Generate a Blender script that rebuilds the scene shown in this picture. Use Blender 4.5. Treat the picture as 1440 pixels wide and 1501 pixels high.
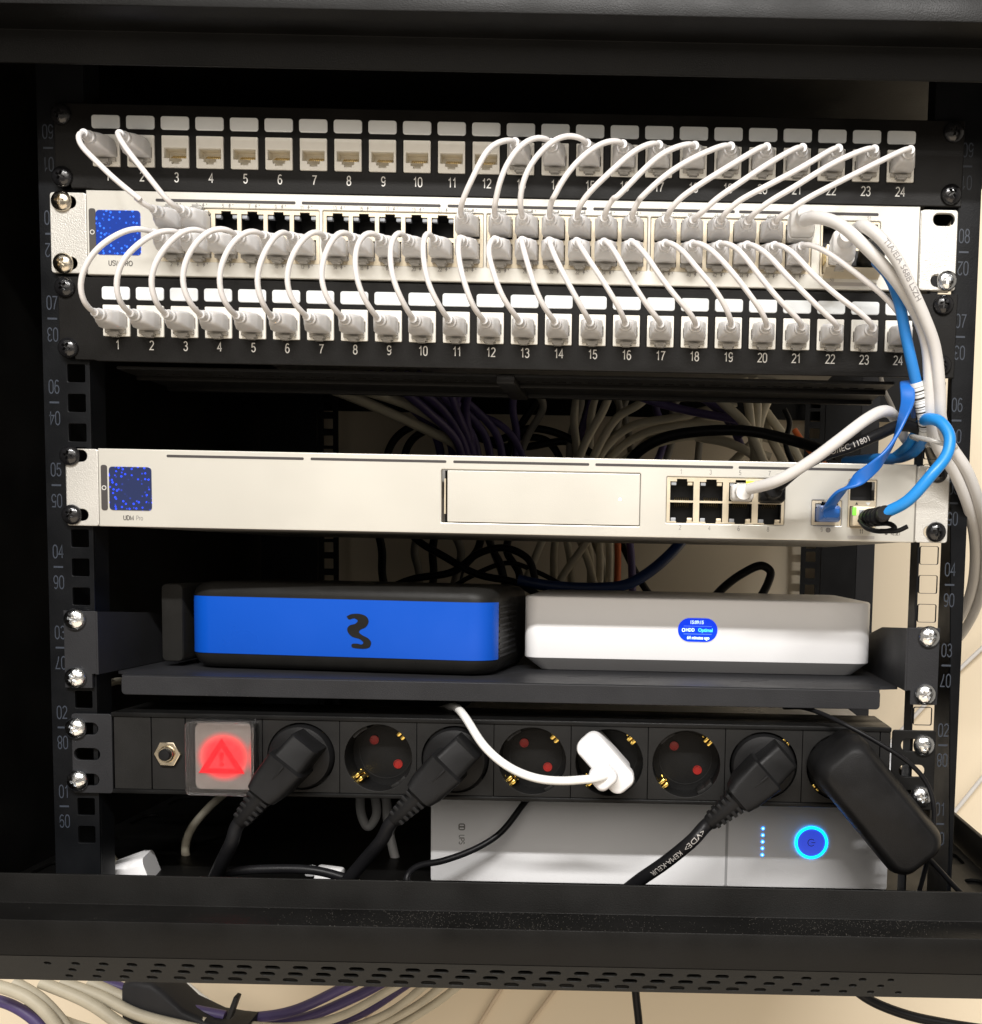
import bpy, bmesh, math, random
from mathutils import Vector, Matrix
random.seed(7)
SC = bpy.context.scene
for o in list(bpy.data.objects): bpy.data.objects.remove(o, do_unlink=True)
COL = SC.collection
MM = 0.001

# ---------------------------------------------------------------- camera
cam_d = bpy.data.cameras.new('camera'); cam = bpy.data.objects.new('camera', cam_d); COL.objects.link(cam)
_r = Vector((0.99979691, 0.00175879, 0.02007624)); _u = Vector((-0.02015252, 0.07953178, 0.9966286)); _f = Vector((-0.00015616, 0.99683078, -0.07955107))
cam.matrix_world = Matrix(((_r.x, _u.x, -_f.x, 0.0823173), (_r.y, _u.y, -_f.y, -0.5806865), (_r.z, _u.z, -_f.z, 0.1667082), (0, 0, 0, 1)))
cam_d.sensor_fit = 'HORIZONTAL'; cam_d.sensor_width = 36.0; cam_d.lens = 36.0*1549.96/1440
cam_d.shift_x = -(957.53-720)/1440; cam_d.shift_y = (942.45-750.5)/1440
cam_d.clip_start = 0.01; cam_d.clip_end = 50
SC.camera = cam

# ---------------------------------------------------------------- world and lamps
w = bpy.data.worlds.new('World'); SC.world = w; w.use_nodes = True
bg = w.node_tree.nodes['Background']; bg.inputs[0].default_value = (1.0, 0.91, 0.79, 1); bg.inputs[1].default_value = 0.27
def lamp(name, loc, target, sx, sy, power, color):
    d = bpy.data.lights.new(name, 'AREA'); d.shape = 'RECTANGLE'; d.size = sx; d.size_y = sy; d.energy = power; d.color = color
    o = bpy.data.objects.new(name, d); COL.objects.link(o)
    o.location = loc
    o.rotation_euler = (Vector(target)-Vector(loc)).to_track_quat('-Z', 'Y').to_euler()
    return o
# a long ceiling tube parallel to the rack front, and an added soft fill lamp standing in for the lit room
lamp('ceiling_tube', (0.15, -2.40, 2.17), (0.15, 0, 0.2), 2.0, 0.07, 118, (1.0, 0.975, 0.95))
lamp('room_fill', (0.2, -3.0, 1.55), (0.1, 0, 0.2), 3.6, 1.5, 33, (1.0, 0.93, 0.85))
lamp('floor_bounce', (0.1, -1.5, -1.1), (0.1, 0, 0.1), 2.6, 1.6, 15, (1.0, 0.82, 0.62))
SC.view_settings.view_transform = 'Standard'; SC.view_settings.look = 'None'; SC.view_settings.gamma = 1.0
SC.view_settings.exposure = 0.16
SC.view_settings.use_curve_mapping = False
SC.render.resolution_x = 982; SC.render.resolution_y = 1024
SC.render.engine = 'CYCLES'
# ---------------------------------------------------------------- materials
MATS = {}
def pbr(name, col, rough=0.5, metal=0.0, var=0.06, scale=60.0, bump=0.0, bscale=900.0, spec=0.5, trans=0.0, emit=None, estr=0.0, sss=0.0, ior=1.45, coat=0.0, rvar=0.08):
    m = bpy.data.materials.new(name); m.use_nodes = True; nt = m.node_tree; n = nt.nodes; l = nt.links
    b = n['Principled BSDF']
    b.inputs['Metallic'].default_value = metal; b.inputs['Roughness'].default_value = rough
    b.inputs['Specular IOR Level'].default_value = spec; b.inputs['Transmission Weight'].default_value = trans; b.inputs['IOR'].default_value = ior
    b.inputs['Coat Weight'].default_value = coat
    if sss: b.inputs['Subsurface Weight'].default_value = sss; b.inputs['Subsurface Radius'].default_value = (0.004, 0.0035, 0.003); b.inputs['Subsurface Scale'].default_value = 0.6
    tc = n.new('ShaderNodeTexCoord'); nz = n.new('ShaderNodeTexNoise'); nz.inputs['Scale'].default_value = scale; nz.inputs['Detail'].default_value = 5
    l.new(tc.outputs['Object'], nz.inputs['Vector'])
    mr = n.new('ShaderNodeMapRange'); mr.inputs['From Min'].default_value = 0.3; mr.inputs['From Max'].default_value = 0.7
    mr.inputs['To Min'].default_value = 1-var; mr.inputs['To Max'].default_value = 1+var
    l.new(nz.outputs['Fac'], mr.inputs['Value'])
    mx = n.new('ShaderNodeVectorMath'); mx.operation = 'SCALE'; mx.inputs[0].default_value = col
    l.new(mr.outputs['Result'], mx.inputs['Scale']); l.new(mx.outputs['Vector'], b.inputs['Base Color'])
    r2 = n.new('ShaderNodeMapRange'); r2.inputs['From Min'].default_value = 0.3; r2.inputs['From Max'].default_value = 0.7
    r2.inputs['To Min'].default_value = max(0, rough-rvar); r2.inputs['To Max'].default_value = min(1, rough+rvar)
    l.new(nz.outputs['Fac'], r2.inputs['Value']); l.new(r2.outputs['Result'], b.inputs['Roughness'])
    if bump:
        n2 = n.new('ShaderNodeTexNoise'); n2.inputs['Scale'].default_value = bscale; n2.inputs['Detail'].default_value = 2
        l.new(tc.outputs['Object'], n2.inputs['Vector'])
        bp = n.new('ShaderNodeBump'); bp.inputs['Strength'].default_value = bump; bp.inputs['Distance'].default_value = 0.0004
        l.new(n2.outputs['Fac'], bp.inputs['Height']); l.new(bp.outputs['Normal'], b.inputs['Normal'])
    if emit: b.inputs['Emission Color'].default_value = (*emit, 1); b.inputs['Emission Strength'].default_value = estr
    MATS[name] = m
    return m
pbr('lit_face_steel', (0.017, 0.0165, 0.015), 0.40, 0, 0.25, 25, 0.2, 1400, spec=0.5)  # same black coat, lightened to put floor light into the perforated face
pbr('black_steel', (0.0055, 0.0054, 0.0052), 0.40, 0, 0.25, 25, 0.25, 1400, spec=0.19)
pbr('rail_black', (0.0055, 0.006, 0.007), 0.36, 0, 0.2, 40, 0.15, 1400, spec=0.19)
pbr('panel_black', (0.008, 0.0075, 0.007), 0.40, 0, 0.15, 40, 0.15, 1600, spec=0.19)
pbr('shelf_grey', (0.024, 0.0245, 0.027), 0.45, 0, 0.12, 30, 0.35, 1500, spec=0.19)
pbr('pdu_black', (0.008, 0.008, 0.008), 0.38, 0, 0.2, 60, 0.3, 2000, spec=0.19)
pbr('pdu_face', (0.014, 0.0138, 0.0135), 0.48, 0, 0.12, 60, 0.3, 2500, spec=0.19)
pbr('rubber_black', (0.009, 0.009, 0.0095), 0.42, 0, 0.2, 80, 0.3, 2500, spec=0.19)
pbr('modem_black', (0.014, 0.0135, 0.0125), 0.34, 0, 0.1, 60, 0.25, 3000, spec=0.19)
pbr('silver_paint', (0.625, 0.608, 0.552), 0.38, 0.4, 0.03, 9, 0.14, 2600)
pbr('ear_silver', (0.60, 0.585, 0.545), 0.40, 0.4, 0.05, 20, 0.5, 1500)
pbr('body_grey', (0.30, 0.29, 0.27), 0.5, 0.2, 0.05, 20)
pbr('cage_metal', (0.66, 0.58, 0.44), 0.42, 0.55, 0.06, 60, 0.15, 2000)
pbr('port_dark', (0.012, 0.012, 0.013), 0.5)
pbr('led_grey', (0.33, 0.35, 0.38), 0.3, 0, 0.05)
pbr('jack_cream', (0.84, 0.82, 0.755), 0.38, 0, 0.04, 120, 0.05)
pbr('jack_inner', (0.80, 0.755, 0.65), 0.5, 0, 0.06, 120)
pbr('contact_gold', (0.75, 0.58, 0.25), 0.30, 1.0, 0.1, 200)
pbr('label_white', (0.76, 0.79, 0.80), 0.45, 0, 0.04, 90)
pbr('plug_grey', (0.68, 0.67, 0.665), 0.36, 0, 0.05, 150, sss=0.35)
pbr('plug_clear', (0.72, 0.70, 0.66), 0.18, 0, 0.03, 150, trans=0.6)
pbr('boot_white', (0.80, 0.79, 0.77), 0.38, 0, 0.03, 150, sss=0.15)
pbr('cable_white', (0.64, 0.625, 0.605), 0.42, 0, 0.04, 70, 0.06, 700)
pbr('cable_patch', (0.74, 0.715, 0.70), 0.40, 0, 0.04, 70, 0.05, 700)
pbr('cable_whiteb', (0.82, 0.82, 0.80), 0.35, 0, 0.03, 70)
pbr('cable_cream', (0.60, 0.49, 0.36), 0.5, 0, 0.05, 70)
pbr('cable_beige', (0.50, 0.46, 0.36), 0.5, 0, 0.12, 40, 0.15, 500)
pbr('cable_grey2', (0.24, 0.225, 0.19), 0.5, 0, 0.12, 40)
pbr('rocker_grey', (0.42, 0.39, 0.375), 0.5)
pbr('cable_gray', (0.42, 0.42, 0.42), 0.45, 0, 0.06, 40)
pbr('cable_purple', (0.075, 0.055, 0.16), 0.45, 0, 0.15, 40, 0.1, 500)
pbr('cable_black', (0.008, 0.008, 0.009), 0.38, 0, 0.2, 60, 0.15, 900, spec=0.19)
pbr('cable_blue', (0.02, 0.19, 0.55), 0.40, 0, 0.06, 60, 0.08, 700)
pbr('cable_bright', (0.015, 0.24, 0.66), 0.38, 0, 0.05, 60, 0.06, 700)
pbr('cable_flat', (0.012, 0.13, 0.50), 0.32, 0, 0.05, 60, 0.05, 700)
pbr('cable_navy', (0.012, 0.035, 0.13), 0.4, 0, 0.08, 60)
pbr('cable_orange', (0.60, 0.13, 0.03), 0.45, 0, 0.08, 60)
pbr('blue_band', (0.003, 0.078, 0.50), 0.36, 0, 0.05, 9, 0.08, 1500, spec=0.4, rvar=0.14)
pbr('box_white', (0.86, 0.855, 0.86), 0.40, 0, 0.025, 8, 0.12, 3000, rvar=0.12)
pbr('box_base', (0.52, 0.52, 0.53), 0.45, 0, 0.02, 20)
pbr('ups_white', (0.90, 0.90, 0.91), 0.36, 0, 0.03, 9, 0.2, 2500, rvar=0.12)
pbr('seam_grey', (0.42, 0.42, 0.43), 0.5)
pbr('zinc', (0.80, 0.82, 0.84), 0.20, 1.0, 0.1, 300, 0.5, 700)
pbr('nickel', (0.62, 0.56, 0.46), 0.22, 1.0, 0.1, 300, 0.3, 700)
pbr('chrome_warm', (0.74, 0.66, 0.52), 0.20, 1.0, 0.05, 200)
pbr('screw_black', (0.010, 0.010, 0.011), 0.20, 0, 0.3, 300, 0.4, 700, spec=0.7)
pbr('brass', (0.85, 0.60, 0.16), 0.22, 1.0, 0.1, 300)
pbr('shutter_red', (0.24, 0.008, 0.006), 0.30, 0, 0.1, 300)
pbr('cover_clear', (0.96, 0.95, 0.95), 0.22, 0, 0.02, 200, 0.1, 900, trans=0.985, rvar=0.05, ior=1.25)
def lamp_panel():
    m = pbr('lamp_red', (0.27, 0.24, 0.225), 0.5, spec=0.1); nt = m.node_tree; n = nt.nodes; l = nt.links; b = n['Principled BSDF']
    src = b.inputs['Base Color'].links[0].from_socket
    b.inputs['Emission Color'].default_value = (1.0, 0.025, 0.032, 1)
    tc = n.new('ShaderNodeTexCoord'); mp = n.new('ShaderNodeMapping'); mp.inputs['Scale'].default_value = (1.0, 0.0, 1.08); ln = n.new('ShaderNodeVectorMath'); ln.operation = 'LENGTH'
    l.new(tc.outputs['Object'], mp.inputs['Vector']); l.new(mp.outputs['Vector'], ln.inputs[0])
    r = n.new('ShaderNodeMapRange'); r.interpolation_type = 'SMOOTHSTEP'; r.inputs['From Min'].default_value = 0.0160; r.inputs['From Max'].default_value = 0.0085
    l.new(ln.outputs['Value'], r.inputs['Value'])
    e = n.new('ShaderNodeMath'); e.operation = 'MULTIPLY'; e.inputs[1].default_value = 1.35; l.new(r.outputs['Result'], e.inputs[0]); l.new(e.outputs[0], b.inputs['Emission Strength'])
    mx = n.new('ShaderNodeMix'); mx.data_type = 'RGBA'; l.new(r.outputs['Result'], mx.inputs[0]); l.new(src, mx.inputs[6]); mx.inputs[7].default_value = (0.40, 0.006, 0.008, 1)
    l.new(mx.outputs[2], b.inputs['Base Color'])
lamp_panel()
pbr('lamp_red_mark', (0.25, 0.0, 0.004), 0.5, emit=(1.0, 0.0, 0.012), estr=0.80, spec=0.05)
pbr('print_dark', (0.06, 0.055, 0.05), 0.6)
pbr('print_grey', (0.22, 0.21, 0.20), 0.6)
pbr('print_light', (0.62, 0.61, 0.58), 0.5)
pbr('print_rail', (0.032, 0.040, 0.055), 0.5)
pbr('print_cable', (0.26, 0.25, 0.25), 0.5)
pbr('print_faint', (0.40, 0.38, 0.36), 0.5)
pbr('slot_dark', (0.05, 0.045, 0.045), 0.6)
pbr('led_blue', (0.05, 0.2, 0.8), 0.4, emit=(0.02, 0.25, 1.0), estr=3.2)
pbr('led_core', (0.2, 0.4, 0.9), 0.4, emit=(0.25, 0.60, 1.0), estr=5.0)
pbr('ring_blue', (0.05, 0.3, 0.9), 0.4, emit=(0.0, 0.34, 1.0), estr=4.5)
pbr('button_blue', (0.18, 0.22, 0.6), 0.4, emit=(0.02, 0.07, 0.9), estr=0.55)
pbr('pill_blue', (0.0, 0.03, 0.5), 0.25, emit=(0.0, 0.035, 0.72), estr=0.9)
pbr('pill_text', (0.7, 0.85, 1.0), 0.4, emit=(0.55, 0.80, 1.0), estr=1.0)
pbr('pill_cyan', (0.1, 0.7, 0.9), 0.4, emit=(0.05, 0.65, 0.95), estr=0.9)
pbr('pill_line', (0.1, 0.2, 0.8), 0.4, emit=(0.10, 0.25, 0.95), estr=0.7)
pbr('led_green', (0.1, 0.6, 0.05), 0.4, emit=(0.25, 0.9, 0.05), estr=0.9)
pbr('led_yellow', (0.8, 0.7, 0.02), 0.4, emit=(1.0, 0.85, 0.02), estr=0.8)
pbr('led_white', (0.8, 0.85, 1), 0.4, emit=(0.75, 0.8, 1.0), estr=1.0)
pbr('wall_paint', (0.76, 0.66, 0.50), 0.75, 0, 0.025, 4, 0.15, 120)
pbr('tag_white', (0.78, 0.80, 0.80), 0.5)

def screen_mat(name, base, dot, bs, ds, thr, scale):
    m = bpy.data.materials.new(name); m.use_nodes = True; nt = m.node_tree; n = nt.nodes; l = nt.links
    b = n['Principled BSDF']; b.inputs['Roughness'].default_value = 0.12; b.inputs['Specular IOR Level'].default_value = 0.3; b.inputs['Base Color'].default_value = (0.01, 0.012, 0.03, 1)
    tc = n.new('ShaderNodeTexCoord'); v = n.new('ShaderNodeTexVoronoi'); v.inputs['Scale'].default_value = scale; v.feature = 'F1'
    l.new(tc.outputs['Object'], v.inputs['Vector'])
    nz = n.new('ShaderNodeTexNoise'); nz.inputs['Scale'].default_value = 130; l.new(tc.outputs['Object'], nz.inputs['Vector'])
    sep = n.new('ShaderNodeSeparateXYZ'); l.new(v.outputs['Color'], sep.inputs[0])
    ln = n.new('ShaderNodeVectorMath'); ln.operation = 'LENGTH'; l.new(tc.outputs['Object'], ln.inputs[0])
    ring = n.new('ShaderNodeMapRange'); ring.inputs['From Min'].default_value = 0.0035; ring.inputs['From Max'].default_value = 0.0075; l.new(ln.outputs['Value'], ring.inputs['Value'])
    lt = n.new('ShaderNodeMapRange'); lt.inputs['From Min'].default_value = thr; lt.inputs['From Max'].default_value = thr*0.35; l.new(v.outputs['Distance'], lt.inputs['Value'])
    mu = n.new('ShaderNodeMath'); mu.operation = 'MULTIPLY'; l.new(lt.outputs[0], mu.inputs[0]); l.new(ring.outputs[0], mu.inputs[1])
    sel = n.new('ShaderNodeMath'); sel.operation = 'GREATER_THAN'; sel.inputs[1].default_value = 0.35; l.new(sep.outputs['X'], sel.inputs[0])
    m2 = n.new('ShaderNodeMath'); m2.operation = 'MULTIPLY'; l.new(mu.outputs[0], m2.inputs[0]); l.new(sel.outputs[0], m2.inputs[1])
    cm = n.new('ShaderNodeMix'); cm.data_type = 'RGBA'; cm.inputs[6].default_value = (*base, 1); cm.inputs[7].default_value = (*dot, 1); l.new(m2.outputs[0], cm.inputs[0])
    l.new(cm.outputs[2], b.inputs['Emission Color'])
    st = n.new('ShaderNodeMapRange'); st.inputs['To Min'].default_value = bs; st.inputs['To Max'].default_value = ds; l.new(m2.outputs[0], st.inputs['Value'])
    l.new(st.outputs[0], b.inputs['Emission Strength'])
    MATS[name] = m
screen_mat('screen_switch', (0.006, 0.05, 0.38), (0.03, 0.16, 1.0), 0.9, 2.4, 0.42, 560)
screen_mat('screen_gateway', (0.030, 0.045, 0.13), (0.01, 0.05, 1.0), 0.6, 2.6, 0.44, 560)

# dusty steel for the bottom frame: pale specks lying on its flat ledge
def dusty():
    m = pbr('dusty_steel', (0.007, 0.0068, 0.0065), 0.40, 0, 0.25, 25, 0.2, 1400, spec=0.19); nt = m.node_tree; n = nt.nodes; l = nt.links
    b = n['Principled BSDF']; src = b.inputs['Base Color'].links[0].from_socket
    tc = n.new('ShaderNodeTexCoord'); ge = n.new('ShaderNodeNewGeometry'); sp = n.new('ShaderNodeSeparateXYZ'); l.new(ge.outputs['Normal'], sp.inputs[0])
    v = n.new('ShaderNodeTexVoronoi'); v.inputs['Scale'].default_value = 1300; l.new(tc.outputs['Object'], v.inputs['Vector'])
    s2 = n.new('ShaderNodeSeparateXYZ'); l.new(v.outputs['Color'], s2.inputs[0])
    a = n.new('ShaderNodeMath'); a.operation = 'LESS_THAN'; a.inputs[1].default_value = 0.24; l.new(v.outputs['Distance'], a.inputs[0])
    nz = n.new('ShaderNodeTexNoise'); nz.inputs['Scale'].default_value = 7; nz.inputs['Detail'].default_value = 8; l.new(tc.outputs['Object'], nz.inputs['Vector'])
    th = n.new('ShaderNodeMapRange'); th.inputs['From Min'].default_value = 0.47; th.inputs['From Max'].default_value = 0.66; th.inputs['To Min'].default_value = 0.995; th.inputs['To Max'].default_value = 0.72; l.new(nz.outputs['Fac'], th.inputs['Value'])
    g = n.new('ShaderNodeMath'); g.operation = 'GREATER_THAN'; l.new(s2.outputs['X'], g.inputs[0]); l.new(th.outputs[0], g.inputs[1])
    p = n.new('ShaderNodeMath'); p.operation = 'MULTIPLY'; l.new(a.outputs[0], p.inputs[0]); l.new(g.outputs[0], p.inputs[1])
    up = n.new('ShaderNodeMath'); up.operation = 'GREATER_THAN'; up.inputs[1].default_value = 0.7; l.new(sp.outputs['Z'], up.inputs[0])
    q = n.new('ShaderNodeMath'); q.operation = 'MULTIPLY'; l.new(p.outputs[0], q.inputs[0]); l.new(up.outputs[0], q.inputs[1])
    q2 = n.new('ShaderNodeMath'); q2.operation = 'MULTIPLY'; q2.inputs[1].default_value = 0.30; l.new(q.outputs[0], q2.inputs[0])
    mx = n.new('ShaderNodeMix'); mx.data_type = 'RGBA'; l.new(q2.outputs[0], mx.inputs[0]); l.new(src, mx.inputs[6]); mx.inputs[7].default_value = (0.55, 0.50, 0.44, 1)
    l.new(mx.outputs[2], b.inputs['Base Color'])
dusty()

# ---------------------------------------------------------------- mesh helpers (all lengths in mm)
CACHE = {}
def finish(bm, name, smooth=35):
    bmesh.ops.recalc_face_normals(bm, faces=bm.faces[:])
    for v in bm.verts: v.co *= MM
    me = bpy.data.meshes.new(name); bm.to_mesh(me); bm.free()
    me.materials.append(None)
    if smooth is not None:
        me.shade_smooth(); me.set_sharp_from_angle(angle=math.radians(smooth))
    return me
def cached(key, fn):
    if key not in CACHE: CACHE[key] = fn()
    return CACHE[key]
def box(sx, sy, sz, bev=0.0, seg=2):
    def mk():
        bm = bmesh.new(); bmesh.ops.create_cube(bm, size=1)
        for v in bm.verts: v.co.x *= sx; v.co.y *= sy; v.co.z *= sz
        if bev: bmesh.ops.bevel(bm, geom=bm.edges[:], offset=bev, segments=seg, affect='EDGES', profile=0.5)
        return finish(bm, 'box')
    return cached(('box', sx, sy, sz, bev, seg), mk)
def lathe(prof, seg=28, axis='y', cap=True):
    """profile (r, h): h runs along +axis"""
    def mk():
        bm = bmesh.new(); rings = []
        for r, h in prof:
            ring = []
            for i in range(seg):
                a = 2*math.pi*i/seg; p = (r*math.cos(a), h, r*math.sin(a)) if axis == 'y' else (r*math.cos(a), r*math.sin(a), h)
                ring.append(bm.verts.new(p))
            rings.append(ring)
        for a, b in zip(rings, rings[1:]):
            for i in range(seg): bm.faces.new((a[i], a[(i+1) % seg], b[(i+1) % seg], b[i]))
        if cap: bm.faces.new(rings[0]); bm.faces.new(rings[-1])
        return finish(bm, 'lathe', 40)
    return cached(('lathe', tuple(prof), seg, axis, cap), mk)
def rrect(cx, cz, w, h, r, n=4):
    r = min(r, w/2-1e-3, h/2-1e-3); out = []
    if r <= 0.01: return [(cx-w/2, cz-h/2), (cx+w/2, cz-h/2), (cx+w/2, cz+h/2), (cx-w/2, cz+h/2)]
    for (sx, sz, a0) in ((1, -1, -90), (1, 1, 0), (-1, 1, 90), (-1, -1, 180)):
        for i in range(n+1):
            a = math.radians(a0+90*i/n); out.append((cx+sx*(w/2-r)+r*math.cos(a), cz+sz*(h/2-r)+r*math.sin(a)))
    return out
def circ(cx, cz, r, n=24): return [(cx+r*math.cos(2*math.pi*i/n), cz+r*math.sin(2*math.pi*i/n)) for i in range(n)]
def plate(outer, holes=(), th=2.0, bev=0.0, key=None):
    """flat sheet in the x-z plane with real openings; centred on y = 0"""
    def mk():
        cu = bpy.data.curves.new('c', 'CURVE'); cu.dimensions = '2D'; cu.fill_mode = 'BOTH'
        cu.extrude = max(th/2-bev, 0.0)*MM
        if bev: cu.bevel_depth = bev*MM; cu.bevel_resolution = 1; cu.offset = -bev*MM
        for poly in [outer]+list(holes):
            s = cu.splines.new('POLY'); s.points.add(len(poly)-1); s.use_cyclic_u = True
            for p, (x, z) in zip(s.points, poly): p.co = (x*MM, z*MM, 0, 1)
        ob = bpy.data.objects.new('c', cu)
        me = bpy.data.meshes.new_from_object(ob)
        me.transform(Matrix.Rotation(math.pi/2, 4, 'X'))
        bpy.data.objects.remove(ob); bpy.data.curves.remove(cu)
        me.materials.clear(); me.materials.append(None)
        me.shade_smooth(); me.set_sharp_from_angle(angle=math.radians(30))
        return me
    return cached(('plate', tuple(outer), tuple(tuple(h) for h in holes), th, bev), mk)
def text(s, size, sx=1.0, th=0.12, align='CENTER', bold=0.0):
    def mk():
        cu = bpy.data.curves.new('t', 'FONT'); cu.body = s; cu.size = size*MM; cu.align_x = align; cu.align_y = 'CENTER'
        cu.extrude = th*MM/2; cu.offset = bold*MM; cu.resolution_u = 3
        ob = bpy.data.objects.new('t', cu); me = bpy.data.meshes.new_from_object(ob)
        me.transform(Matrix.Rotation(math.pi/2, 4, 'X') @ Matrix.Diagonal((sx, 1, 1, 1)))
        bpy.data.objects.remove(ob); bpy.data.curves.remove(cu)
        me.materials.clear(); me.materials.append(None)
        return me
    return cached(('text', s, size, sx, th, align, bold), mk)
def _arc(cx, cy, rx, ry, a0, a1, n=9): return [(cx+rx*math.cos(math.radians(a0+(a1-a0)*i/n)), cy+ry*math.sin(math.radians(a0+(a1-a0)*i/n))) for i in range(n+1)]
GLYPH = {
 '0': [_arc(.28, .72, .22, .28, 0, 180)+_arc(.28, .28, .22, .28, 180, 360)+[(.50, .72)]],
 '1': [[(.08, .78), (.20, .82), (.30, 1.0), (.30, 0)]],
 '2': [_arc(.28, .74, .22, .26, 160, -35)+[(.20, .25), (.05, .04), (.53, .04)]],
 '3': [_arc(.27, .76, .20, .24, 160, -80)+[(.22, .53)], [(.22, .53)]+_arc(.27, .27, .23, .27, 80, -165)],
 '4': [[(.40, 0), (.40, .98), (.04, .30), (.54, .30)]],
 '5': [[(.48, .97), (.13, .97), (.08, .55)]+_arc(.27, .32, .23, .30, 130, -160)],
 '6': [_arc(.30, .70, .20, .29, 40, 150)+_arc(.28, .40, .23, .40, 170, 180, 2)+_arc(.28, .30, .22, .30, 200, 510, 14)],
 '7': [[(.04, .96), (.51, .96), (.36, .62), (.24, .30), (.18, 0)]],
 '8': [_arc(.28, .76, .19, .24, -90, 270, 16), _arc(.28, .27, .23, .27, 90, 450, 16)],
 '9': [_arc(.28, .70, .22, .30, -340, -30, 14)+_arc(.28, .60, .23, .30, -10, 0, 2)+_arc(.26, .30, .22, .29, -10, -140)],
 'U': [[(.06, 1), (.06, .30)]+_arc(.32, .28, .26, .26, 180, 360)+[(.58, 1)]], 'S': [_arc(.30, .75, .23, .24, 20, 230)+_arc(.31, .27, .25, .26, 60, -160)],
 'W': [[(.02, 1), (.22, 0), (.42, .95), (.62, 0), (.82, 1)]], 'P': [[(.08, 0), (.08, .97), (.34, .97)]+_arc(.34, .71, .20, .26, 80, -80)+[(.08, .45)]],
 'R': [[(.08, 0), (.08, .97), (.34, .97)]+_arc(.34, .72, .20, .25, 80, -80)+[(.08, .47)], [(.32, .46), (.56, 0)]], 'O': [_arc(.38, .5, .33, .48, 90, 450, 20)],
 'D': [[(.08, .02), (.08, .98), (.30, .98)]+_arc(.30, .5, .30, .48, 80, -80)+[(.08, .02)]], 'M': [[(.06, 0), (.06, .98), (.38, .1), (.70, .98), (.70, 0)]],
 'E': [[(.52, .97), (.08, .97), (.08, .03), (.52, .03)], [(.08, .52), (.46, .52)]], 'T': [[(.02, .96), (.58, .96)], [(.30, .96), (.30, 0)]], 'I': [[(.10, 0), (.10, 1)]],
 'r': [[(.08, 0), (.08, .70)], [(.08, .52), (.20, .67), (.34, .68)]], 'o': [_arc(.28, .35, .23, .34, 90, 450, 16)],
}
ADV = {'1': .56, 'W': .90, 'O': .84, 'M': .84, 'U': .72, 'I': .28, 'r': .40, ' ': .30, 'P': .66, 'R': .70, 'D': .72, 'S': .64, 'E': .64, 'T': .64}
def stroke_text(s, h, sx=1.0, wt=0.12):
    """plain sans lettering drawn as strokes of even width, cap height h (mm)"""
    def mk():
        bm = bmesh.new(); total = sum(ADV.get(c, .62) for c in s)-.06; x0 = -total/2; lay = 0
        for c in s:
            for st in GLYPH.get(c, []):
                P = [Vector((x0+a, b-0.5)) for a, b in st]; P = [p for i, p in enumerate(P) if i == 0 or (p-P[i-1]).length > 1e-4]
                closed = (P[0]-P[-1]).length < 1e-3
                if closed: P = P[:-1]
                n = len(P); Lv = []; Rv = []; lay += 1
                for i, p in enumerate(P):
                    d0 = (p-P[i-1]).normalized() if (i or closed) else None; d1 = (P[(i+1) % n]-p).normalized() if (i < n-1 or closed) else None
                    if d0 is None: d0 = d1
                    if d1 is None: d1 = d0
                    t = (d0+d1); t = t.normalized() if t.length > 1e-3 else d0
                    m = Vector((-t.y, t.x)); k = min(wt/2/max(m.dot(Vector((-d0.y, d0.x))), 0.35), wt)
                    for arr, sg in ((Lv, 1), (Rv, -1)):
                        q = p+m*k*sg; arr.append(bm.verts.new((q.x*h*sx, -0.012*lay, q.y*h)))
                for i in range(n if closed else n-1):
                    j = (i+1) % n
                    try: bm.faces.new((Lv[i], Lv[j], Rv[j], Rv[i]))
                    except ValueError: pass
            x0 += ADV.get(c, .62)
        return finish(bm, 'lettering', None)
    return cached(('stroke', s, h, sx, wt), mk)
def catmull(P, n=8):
    P = [Vector(p) for p in P]
    Q = [2*P[0]-P[1]]+P+[2*P[-1]-P[-2]]; out = []
    for i in range(1, len(Q)-2):
        p0, p1, p2, p3 = Q[i-1:i+3]
        t0 = 0; t1 = (p1-p0).length**0.5+1e-6; t2 = t1+(p2-p1).length**0.5+1e-6; t3 = t2+(p3-p2).length**0.5+1e-6
        for k in range(n):
            t = t1+(t2-t1)*k/n
            A1 = (t1-t)/(t1-t0)*p0+(t-t0)/(t1-t0)*p1; A2 = (t2-t)/(t2-t1)*p1+(t-t1)/(t2-t1)*p2; A3 = (t3-t)/(t3-t2)*p2+(t-t2)/(t3-t2)*p3
            B1 = (t2-t)/(t2-t0)*A1+(t-t0)/(t2-t0)*A2; B2 = (t3-t)/(t3-t1)*A2+(t-t1)/(t3-t1)*A3
            out.append((t2-t)/(t2-t1)*B1+(t-t1)/(t2-t1)*B2)
    out.append(P[-1]); return out
def resample(C, step):
    L = [0.0]
    for a, b in zip(C, C[1:]): L.append(L[-1]+(b-a).length)
    n = max(4, int(L[-1]/step)); out = []; i = 0
    for k in range(n+1):
        d = L[-1]*k/n
        while i < len(L)-2 and L[i+1] < d: i += 1
        out.append(C[i].lerp(C[i+1], min(1, max(0, (d-L[i])/max(L[i+1]-L[i], 1e-6)))))
    return out
def smooth_path(C, it=2):
    for _ in range(it):
        C = [C[0]]+[(C[i-1]+2*C[i]+C[i+1])/4 for i in range(1, len(C)-1)]+[C[-1]]
    return C
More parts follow.
